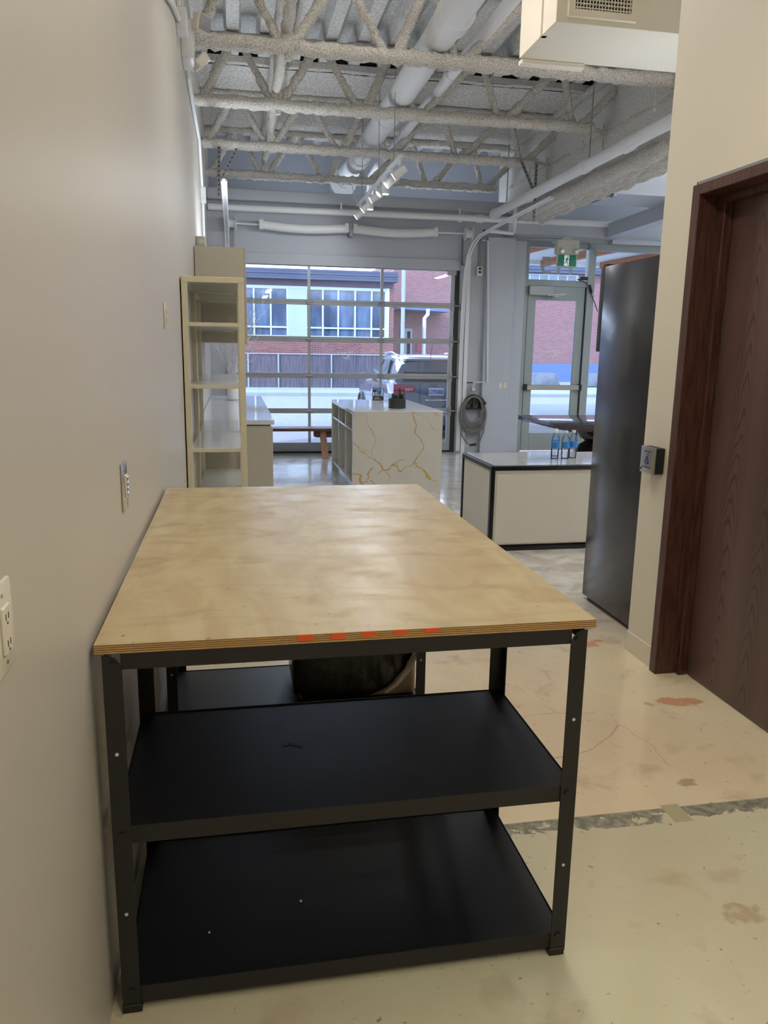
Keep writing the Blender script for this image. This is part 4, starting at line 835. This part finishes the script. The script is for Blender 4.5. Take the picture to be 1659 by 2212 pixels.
MB().box(ix0+.008, ix0+.45, iy0+.05, iy1-.05, .685, .705).build('cross_shelf', 'lacquer_white', t); MB().box(ix0+.008, ix0+.45, iy0+.05, iy1-.05, .09, .112).build('bottom_shelf', 'lacquer_white', t); MB().box(ix0+.05, ix0+.45, iy0+.04, iy1-.04, 0, .09).build('kick_board', 'lacquer_white', t)
# terrarium
t = thing('glass_terrarium', 'square glass vase with black soil, pebbles and a red bloom on the island', 'terrarium', (1.86, 10.33, iz))
cxx, cyy = 1.868, 10.33; s2 = .075
for (a, b_, c, d) in ((-s2, s2, -s2, -s2+.005), (-s2, s2, s2-.005, s2), (-s2, -s2+.005, -s2, s2), (s2-.005, s2, -s2, s2)): MB().box(cxx+a, cxx+b_, cyy+c, cyy+d, iz, iz+.165).build('glass_side', 'vase_glass', t)
MB().box(cxx-s2+.006, cxx+s2-.006, cyy-s2+.006, cyy+s2-.006, iz+.002, iz+.05, .01, 2).build('soil', 'sand_dark', t)
MB().prism([(cxx-.06, iz+.012), (cxx+.05, iz+.012), (cxx, iz+.045), (cxx-.04, iz+.04)], 'y', cyy-s2+.0055, cyy-.05).build('sand_wedge', 'sand_pale', t)
for (dx, dz, r) in ((-.02, .07, .018), (.015, .062, .016), (.035, .07, .015)): MB().lathe([(0, -r), (r*.7, -r*.7), (r, 0), (r*.7, r*.7), (0, r)], (cxx+dx, cyy-.01, iz+dz), 10).build('pebble', 'pebble', t)
MB().tube([(cxx-.028, cyy, iz+.05), (cxx-.034, cyy, iz+.11)], .006, 6).build('stem', 'leaf', t); MB().lathe([(0, -.022), (.018, -.015), (.026, 0), (.016, .016), (0, .02)], (cxx-.035, cyy-.01, iz+.125), 12).build('red_bloom', 'flower_red', t)
b = MB()
for k in range(10):
    a = random.uniform(0, 6.28); b.tube([(cxx+.02, cyy, iz+.05), (cxx+.02+.03*math.cos(a), cyy+.03*math.sin(a), iz+.10+random.uniform(0, .03))], .006, 5, rs=[.007, .002])
b.build('leaves', 'leaf', t)
# succulent pot
t = thing('succulent_pot', 'round dark planter with green succulents on the near edge of the island', 'plant pot', (1.86, 8.93, iz)); pc = (1.852, 8.93, iz)
MB().lathe([(.095, 0), (.10, .004), (.10, .11), (.094, .112), (.09, .095), (.0, .095)], pc, 32).build('pot', 'pot_dark', t)
for k in range(9):
    rx, ry = (random.uniform(-.065, .065), random.uniform(-.06, .06)); hh = random.uniform(.045, .08) if k else .14
    b = MB()
    for j in range(16):
        a = j*2.4; u = j/16; e = Vector((pc[0]+rx+math.cos(a)*.028*(1-.5*u), pc[1]+ry+math.sin(a)*.028*(1-.5*u), iz+.10+hh*u+.012)); b.tube([(pc[0]+rx, pc[1]+ry, iz+.095+hh*u*.8), e], .005, 5, rs=[.006, .001])
    b.build('succulent', 'leaf', t, angle=80)

# ================================================================ BENCH
t = thing('live_edge_bench', 'rustic wooden bench in front of the garage door', 'bench', (1.1, 11.4, 0))
MB().box(.34, 2.3, 11.25, 11.60, .405, .448, .008, 2).build('seat', 'bench_wood', t)
MB().prism([(1.12, .405), (1.12, .32), (1.16, .305), (1.62, .305), (1.70, .34), (1.70, .405)], 'y', 11.36, 11.42).build('burl_apron', 'bench_wood', t)
MB().bar((1.29, 11.32, .0), (1.25, 11.38, .405), .06, .09, up=(1, 0, 0)).build('leg', 'bench_leg', t); MB().bar((2.15, 11.45, .0), (2.15, 11.45, .405), .06, .09, up=(1, 0, 0)).build('leg', 'bench_leg', t)
tag(MB().box(1.315, 1.345, 11.46, 11.49, 0.0, .15, .003).build('green_block', 'green_tag'), 'small green block standing behind the bench leg', 'block')

# ================================================================ OUTSIDE
GR = -.15
def scl(X, Z, Y, Yr=30.): k = Y/Yr; return X*k, EYE+(Z-EYE)*k
# paved ground: small pavers in one surface with joints
struct('ground_sidewalk', MB().box(-30, 45, 12.05, 18.2, -.5, GR), 'sidewalk', 'pale concrete sidewalk outside', 'ground')
m = M['paver']; g = G(m); v = g.obj(); br = g.n('TexBrick'); g.L.new(g.map(v, (1, 1, 1), rot=(0, 0, .6)), br.inputs[0]); br.inputs['Scale'].default_value = 2.2; br.inputs['Color1'].default_value = (*lin((150, 148, 142)), 1); br.inputs['Color2'].default_value = (*lin((138, 138, 134)), 1); br.inputs['Mortar'].default_value = (*lin((84, 84, 88)), 1); br.inputs['Mortar Size'].default_value = .025; g.L.new(br.outputs[0], g.b.inputs['Base Color'])
struct('ground_pavers', MB().box(-40, 60, 18.2, 28.6, -.5, GR-.005), 'paver', 'light paved forecourt outside the garage door', 'ground')
struct('ground_kerb', MB().box(-40, 60, 28.6, 29.1, -.5, GR+.14, .02), 'kerb', 'pale kerb across the street', 'kerb')
struct('ground_verge', MB().box(-60, 90, 29.1, 70, -.5, GR+.13), 'kerb', 'pavement beyond the kerb', 'ground')
struct('ground_entry', MB().box(3.6, 11, 12.05, 13.2, GR-.01, -.02), 'kerb', 'low step outside the entrance', 'ground')
# fence
FYY = 32.2
t = thing('timber_fence', 'weathered dark timber fence across the street', 'fence', (3, FYY, GR))
ftop = 1.34
random.seed(3); x = -4.0
for i in range(97):
    wdt = .105; MB().box(x, x+wdt-.008, FYY+random.uniform(-.012, .012), FYY+.045, GR+.13, ftop-.05+random.uniform(-.01, .01)).build('picket', 'fence_wood', t, smooth=False); x += wdt
MB().box(-4, 6.3, FYY-.04, FYY+.08, ftop-.04, ftop).build('cap_rail', 'pole_blue', t)
for xx in (-1.4, .55, 1.75, 3.9, 5.95): MB().tube([(xx, FYY-.06, GR+.1), (xx, FYY-.06, ftop)], .035, 8).build('fence_post', 'galv', t)
# building with window band
BY = 35.0
t = thing('brick_building', 'low brick building with a blue fascia and a white window band across the street', 'building', (2, BY, 0))
def K(X, Z): return scl(X, Z, BY)
k = BY/30.
xl, xr = -14.0, 6.02*k
z_wb, z_wt, z_f0, z_f1 = K(0, 1.96)[1], K(0, 3.80)[1], K(0, 4.03)[1], K(0, 4.40)[1]
MB().box(xl, xr, BY, BY+.3, GR, z_wb).build('brick_base', 'brick_near', t, smooth=False)
MB().box(5.83*k, xr, BY, BY+.3, z_wb, z_f1).build('brick_pier', 'brick_near', t, smooth=False); MB().box(xl, xr, BY+.3, BY+12, GR, z_f1-.1).build('brick_bulk', 'brick_near', t, smooth=False)
MB().box(xl, 5.95*k, BY-.03, BY+.3, z_wt, z_f0).build('band', 'fascia_band', t)
dz = (z_f1-z_f0)/4
for i in range(4): MB().box(xl, 6.12*k, BY-.35+.03*(i % 2), BY+.3, z_f0+i*dz, z_f0+(i+1)*dz-.01).build('fascia_board', 'fascia', t)
xs_m = [.62+.62*i for i in range(-24, 0)]+[.13, .76, 1.375, 1.985, 2.72, 3.31, 3.89, 4.53, 5.16, 5.70]
zt_ = z_wt; ztr = K(0, 2.31)[1]
MB().box(xl, 5.83*k, BY-.02, BY+.05, zt_-.13, zt_).build('window_head', 'mullion', t); MB().box(xl, 5.83*k, BY-.02, BY+.05, z_wb, z_wb+.06).build('window_sill', 'mullion', t)
MB().box(xl, 5.83*k, BY-.02, BY+.05, ztr-.035, ztr+.035).build('transom_bar', 'mullion', t); MB().box(5.71*k, 5.84*k, BY-.045, BY+.05, z_wb, zt_+.01).build('window_jamb', 'mullion', t)
for a, c_ in zip(xs_m, xs_m[1:]):
    if a > 1.9 and a < 2.1: MB().box(a*k, c_*k, BY-.03, BY+.06, z_wb, zt_-.12).build('blank_panel', 'panel_sky', t); continue
    for z0, z1 in ((z_wb+.06, ztr-.035), (ztr+.035, zt_-.13)): MB().box(a*k, c_*k, BY+.055, BY+.07, z0, z1).build('pane', 'far_glass', t)
    MB().box(c_*k-.035, c_*k+.035, BY-.032, BY+.05, z_wb+.06, zt_-.13).build('mullion', 'mullion', t)
# lamp posts, brick wall right, canopy
RY = 40.0; kr = RY/30.
t = thing('brick_hall', 'tall pinkish brick hall on the right across the street', 'building', (18, RY, 0))
MB().box(6.0*kr, 40, RY, RY+8, GR, 5.98).build('brick_wall', 'brick_far', t, smooth=False)
MB().box(9.2*kr, 40, RY-.05, RY, GR, .93).build('blue_plinth', 'blue_wall', t)
kz = lambda z, Y: EYE+(z-EYE)*Y/30.
MB().box(6.3*kr, 6.75*kr, RY-.06, RY, GR, kz(2.35, RY)).build('door_frame', 'pole_blue', t); MB().box(6.42*kr, 6.68*kr, RY-.08, RY-.06, GR, kz(2.25, RY)).build('door_pane', 'car_glass', t)
MB().box(6.95*kr, 7.15*kr, RY-.06, RY, kz(1.5, RY), kz(1.85, RY)).build('red_board', 'red_sign', t)
b = MB(); b.prism([(6.0*kr, kz(3.14, RY)), (7.9*kr, kz(3.02, RY)), (7.9*kr, kz(2.95, RY)), (6.0*kr, kz(3.02, RY))], 'y', RY-1.6, RY); b.build('awning', 'roof_metal', t)
for i in range(3): MB().box(13.6, 40, RY-.35-.03*(i % 2), RY+.1, 5.56+i*.14, 5.69+i*.14).build('fascia_board', 'fascia', t)
MB().box(13.6, 17.9, RY-.05, RY, 4.60, 5.52).build('window_frame', 'mullion', t)
for i in range(8): MB().box(13.7+i*.52, 14.12+i*.52, RY-.08, RY-.05, 5.16, 5.46).build('pane', 'far_glass', t); MB().box(13.7+i*.52, 14.12+i*.52, RY-.08, RY-.05, 4.66, 5.10).build('pane', 'far_glass', t)
t = thing('lamp_post', 'pale blue steel lamp post rising in front of the brick hall', 'post', (7.0, 33, GR)); MB().tube([(6.38*1.1, 33, GR), (6.38*1.1, 33, 9)], .085, 12).build('shaft', 'pole_blue', t)
t = thing('timber_post', 'white downpipe post under the awning of the brick hall', 'post', (9.2, 38.2, GR)); MB().tube([(7.23*38.2/30, 38.2, GR), (7.23*38.2/30, 38.2, kz(2.75, 38.2)), (7.36*38.2/30, 38.2, kz(2.9, 38.2)), (7.36*38.2/30, 38.2, kz(3.1, 38.2))], .10, 12).build('shaft', 'pole_white', t)
# barriers
bar_prof = [(-.95, 0), (-.80, .30), (-.72, .62), (.72, .62), (.80, .30), (.95, 0)]
first = None
for i, (bx, by) in enumerate(((13.75, 34.2), (16.3, 34.2), (11.2, 34.2))):
    if first is None:
        first = thing('concrete_barrier', '', 'barrier', (bx, by, GR+.13), 'concrete barriers across the street'); MB().prism(bar_prof, 'y', -.25, .25).build('block', 'barrier', first, local=True); o_ = first
        MB().box(-.3, .3, -.26, .26, 0, .05).build('fork_slot', 'hole', first, local=True)
    else: o_ = copy_tree(first); o_.location = (bx, by, GR+.13)
    o_['label'] = ['grey concrete barrier block framed by the entrance door glass', 'grey concrete barrier block seen beside the black fridge', 'grey concrete barrier block left of the entrance door view'][i]
# entrance canopy: white deck and orange timber beams
t = thing('entrance_canopy', 'white outdoor canopy with orange timber beams above the entrance', 'canopy', (9, 17, 3.9))
MB().box(4.2, 14.5, 13.75, 21.6, 4.04, 4.12).build('canopy_deck', 'canopy_white', t)
for i in range(6): x = 4.9+i*1.75; MB().bar((min(x+.55, 14.3), 13.8, 3.90), (min(x, 14.2), 21.2, 3.95), .10, .17, up=(0, 0, 1)).build('timber_beam', 'wood_beam', t)
MB().box(4.2, 14.5, 21.3, 21.6, 3.94, 4.04).build('edge_beam', 'canopy_white', t)
for xx in (6.9, 14.3): MB().box(xx-.1, xx+.1, 21.3, 21.5, GR, 3.94).build('canopy_post', 'pole_white', t)

# ---------------------------------------------------------------- parked SUV (rear towards the camera)
CY, CX, CG = 15.0, 3.93, GR
t = thing('parked_car', 'grey hatchback SUV parked outside the garage door, rear facing us', 'car', (CX, CY+2.3, CG))
def loft(stations, mat, name, parent, ang=40):
    b = MB(); rings = []
    for (y, pr) in stations: rings.append([b.bm.verts.new((CX+x, y, z)) for x, z in pr])
    for a, c_ in zip(rings, rings[1:]):
        n = len(a)
        for i in range(n): b.bm.faces.new((a[i], a[(i+1) % n], c_[(i+1) % n], c_[i]))
    b.bm.faces.new(rings[0]); b.bm.faces.new(rings[-1][::-1])
    bmesh.ops.subdivide_edges(b.bm, edges=b.bm.edges[:], cuts=1, use_grid_fill=True, smooth=.6)
    return b.build(name, mat, parent, angle=ang)
def sec(wb, wm, wr, z0, zm, zr):  # lower body ring
    h = [(wb*.96, z0), (wb, z0+.12), (wm, (z0+zm)/2), (wm*.985, zm-.06), (wr, zm), (wr*.6, zr)]
    return h+[(-x, z) for x, z in reversed(h)]
B0 = CG+.24
lower = [(CY+.02, sec(.80, .86, .82, B0+.06, .93, .95)), (CY+.10, sec(.90, .93, .88, B0, .97, .99)), (CY+.6, sec(.92, .95, .90, B0, .98, 1.0)), (CY+2.2, sec(.92, .95, .90, B0, .95, .97)), (CY+3.3, sec(.92, .94, .86, B0, .90, .96)), (CY+4.2, sec(.90, .92, .80, B0, .78, .86)), (CY+4.55, sec(.80, .82, .70, B0+.05, .62, .66))]
body = loft(lower, 'car_paint', 'body', t)
def ring(w0, z0, w1, z1): h = [(w0, z0), ((w0*.55+w1*.45), z0+(z1-z0)*.5), (w1, z1-.05), (w1*.80, z1), (w1*.4, z1+.015)]; return h+[(-x, z) for x, z in reversed(h)]
cab = [(CY+.12, ring(.86, .94, .72, 1.34)), (CY+.42, ring(.87, .95, .72, 1.43)), (CY+1.2, ring(.88, .95, .74, 1.48)), (CY+2.2, ring(.88, .93, .72, 1.46)), (CY+3.25, ring(.84, .90, .60, .98))]
loft(cab, 'car_paint', 'cabin', t)
def quadpan(name, pts, mat, th=.012, parent=t):
    b = MB(); P_ = [Vector(p) for p in pts]; nrm = (P_[1]-P_[0]).cross(P_[-1]-P_[0]).normalized()
    A = [b.bm.verts.new(p) for p in P_]; Bv = [b.bm.verts.new(p+nrm*th) for p in P_]; b.bm.faces.new(A); b.bm.faces.new(Bv[::-1])
    for i in range(len(A)): b.bm.faces.new((A[i], A[(i+1) % len(A)], Bv[(i+1) % len(A)], Bv[i]))
    return b.build(name, mat, parent, smooth=False)
quadpan('rear_window', [(CX-.70, CY+.055, 1.00), (CX+.70, CY+.055, 1.00), (CX+.62, CY+.20, 1.345), (CX-.62, CY+.20, 1.345)], 'car_glass', -.02)
MB().box(CX-.66, CX+.66, CY+.02, CY+.36, 1.36, 1.41, .015, 2).build('roof_spoiler', 'car_paint', t)
MB().box(CX-.18, CX+.18, CY+.01, CY+.04, 1.355, 1.38).build('brake_light', 'tail_red', t)
for s_ in (-1, 1):
    for (ya, yb, ty0, ty1) in ((.75, 1.55, .85, 1.5), (1.65, 2.75, 1.62, 2.1)):
        quadpan('side_window', [(CX+s_*.895, CY+ya, 1.0), (CX+s_*.895, CY+yb, .97), (CX+s_*.775, CY+ty1, 1.37), (CX+s_*.775, CY+ty0, 1.38)], 'car_glass', .012*s_)
    q = quadpan('tail_lamp', [(CX+s_*.90, CY-.02, .72), (CX+s_*.52, CY-.035, .76), (CX+s_*.45, CY-.035, .84), (CX+s_*.54, CY-.035, .905), (CX+s_*.90, CY-.02, .92)], 'tail_red', .03*s_)
    quadpan('tail_lamp', [(CX+s_*.90, CY-.02, .72), (CX+s_*.975, CY+.16, .74), (CX+s_*.975, CY+.34, .92), (CX+s_*.90, CY-.02, .92)], 'tail_clear', -.03*s_)
    for kk in range(3): MB().box(CX+s_*(.54+kk*.055)-.018, CX+s_*(.54+kk*.055)+.018, CY-.055, CY-.03, .80, .84).build('lamp_cell', 'tail_clear', q)
    MB().tube([(CX+s_*.70, CY+.5, 1.45), (CX+s_*.70, CY+1.2, 1.52), (CX+s_*.68, CY+2.1, 1.50)], .018, 8).build('roof_rail', 'chrome', t)
    mr_ = MB().box(CX+s_*1.02-.10, CX+s_*1.02+.10, CY+2.55, CY+2.68, .93, 1.06, .03, 2).build('wing_mirror', 'black_plastic', t)
    for yy in (.85, 3.65): w_ = MB().tube([(CX+s_*.72, CY+yy, CG+.33), (CX+s_*.95, CY+yy, CG+.33)], .33, 28).build('wheel', 'tyre', t); MB().tube([(CX+s_*.951, CY+yy, CG+.33), (CX+s_*.957, CY+yy, CG+.33)], .22, 20).build('rim', 'chrome', w_)
    for yy in (.85, 3.65): MB().tube([(CX+s_*.955, CY+yy+.38*math.cos(a), CG+.33+.38*math.sin(a)) for a in [PI*k/10 for k in range(11)]], .03, 6).build('wheel_arch', 'black_plastic', t)
MB().box(CX-.88, CX+.88, CY-.06, CY+.12, B0+.02, B0+.26, .03, 2).build('bumper', 'car_paint', t); MB().box(CX-.84, CX+.84, CY-.05, CY+.1, B0-.06, B0+.03, .01).build('lower_valance', 'black_plastic', t)
pc_ = (CX, CY-.05, .775); PX = 3.885
pl = MB().box(PX-.152, PX+.152, CY-.035, CY-.022, .70, .852, .004).build('licence_plate', 'plate_white', t)
text('plate_lettering', 'CYTS·858', .105, 'ink_blue', (PX, CY-.037, .775), (PI/2, 0, 0), pl, .001, sx=.62, font_off=.002)
MB().box(CX-.25, CX+.25, CY-.03, CY, .60, .63, .004).build('handle_strip', 'chrome', t); MB().tube([(PX, CY+.5, 1.44), (PX+.01, CY+.42, 1.70)], .006, 6).build('antenna', 'black_plastic', t)
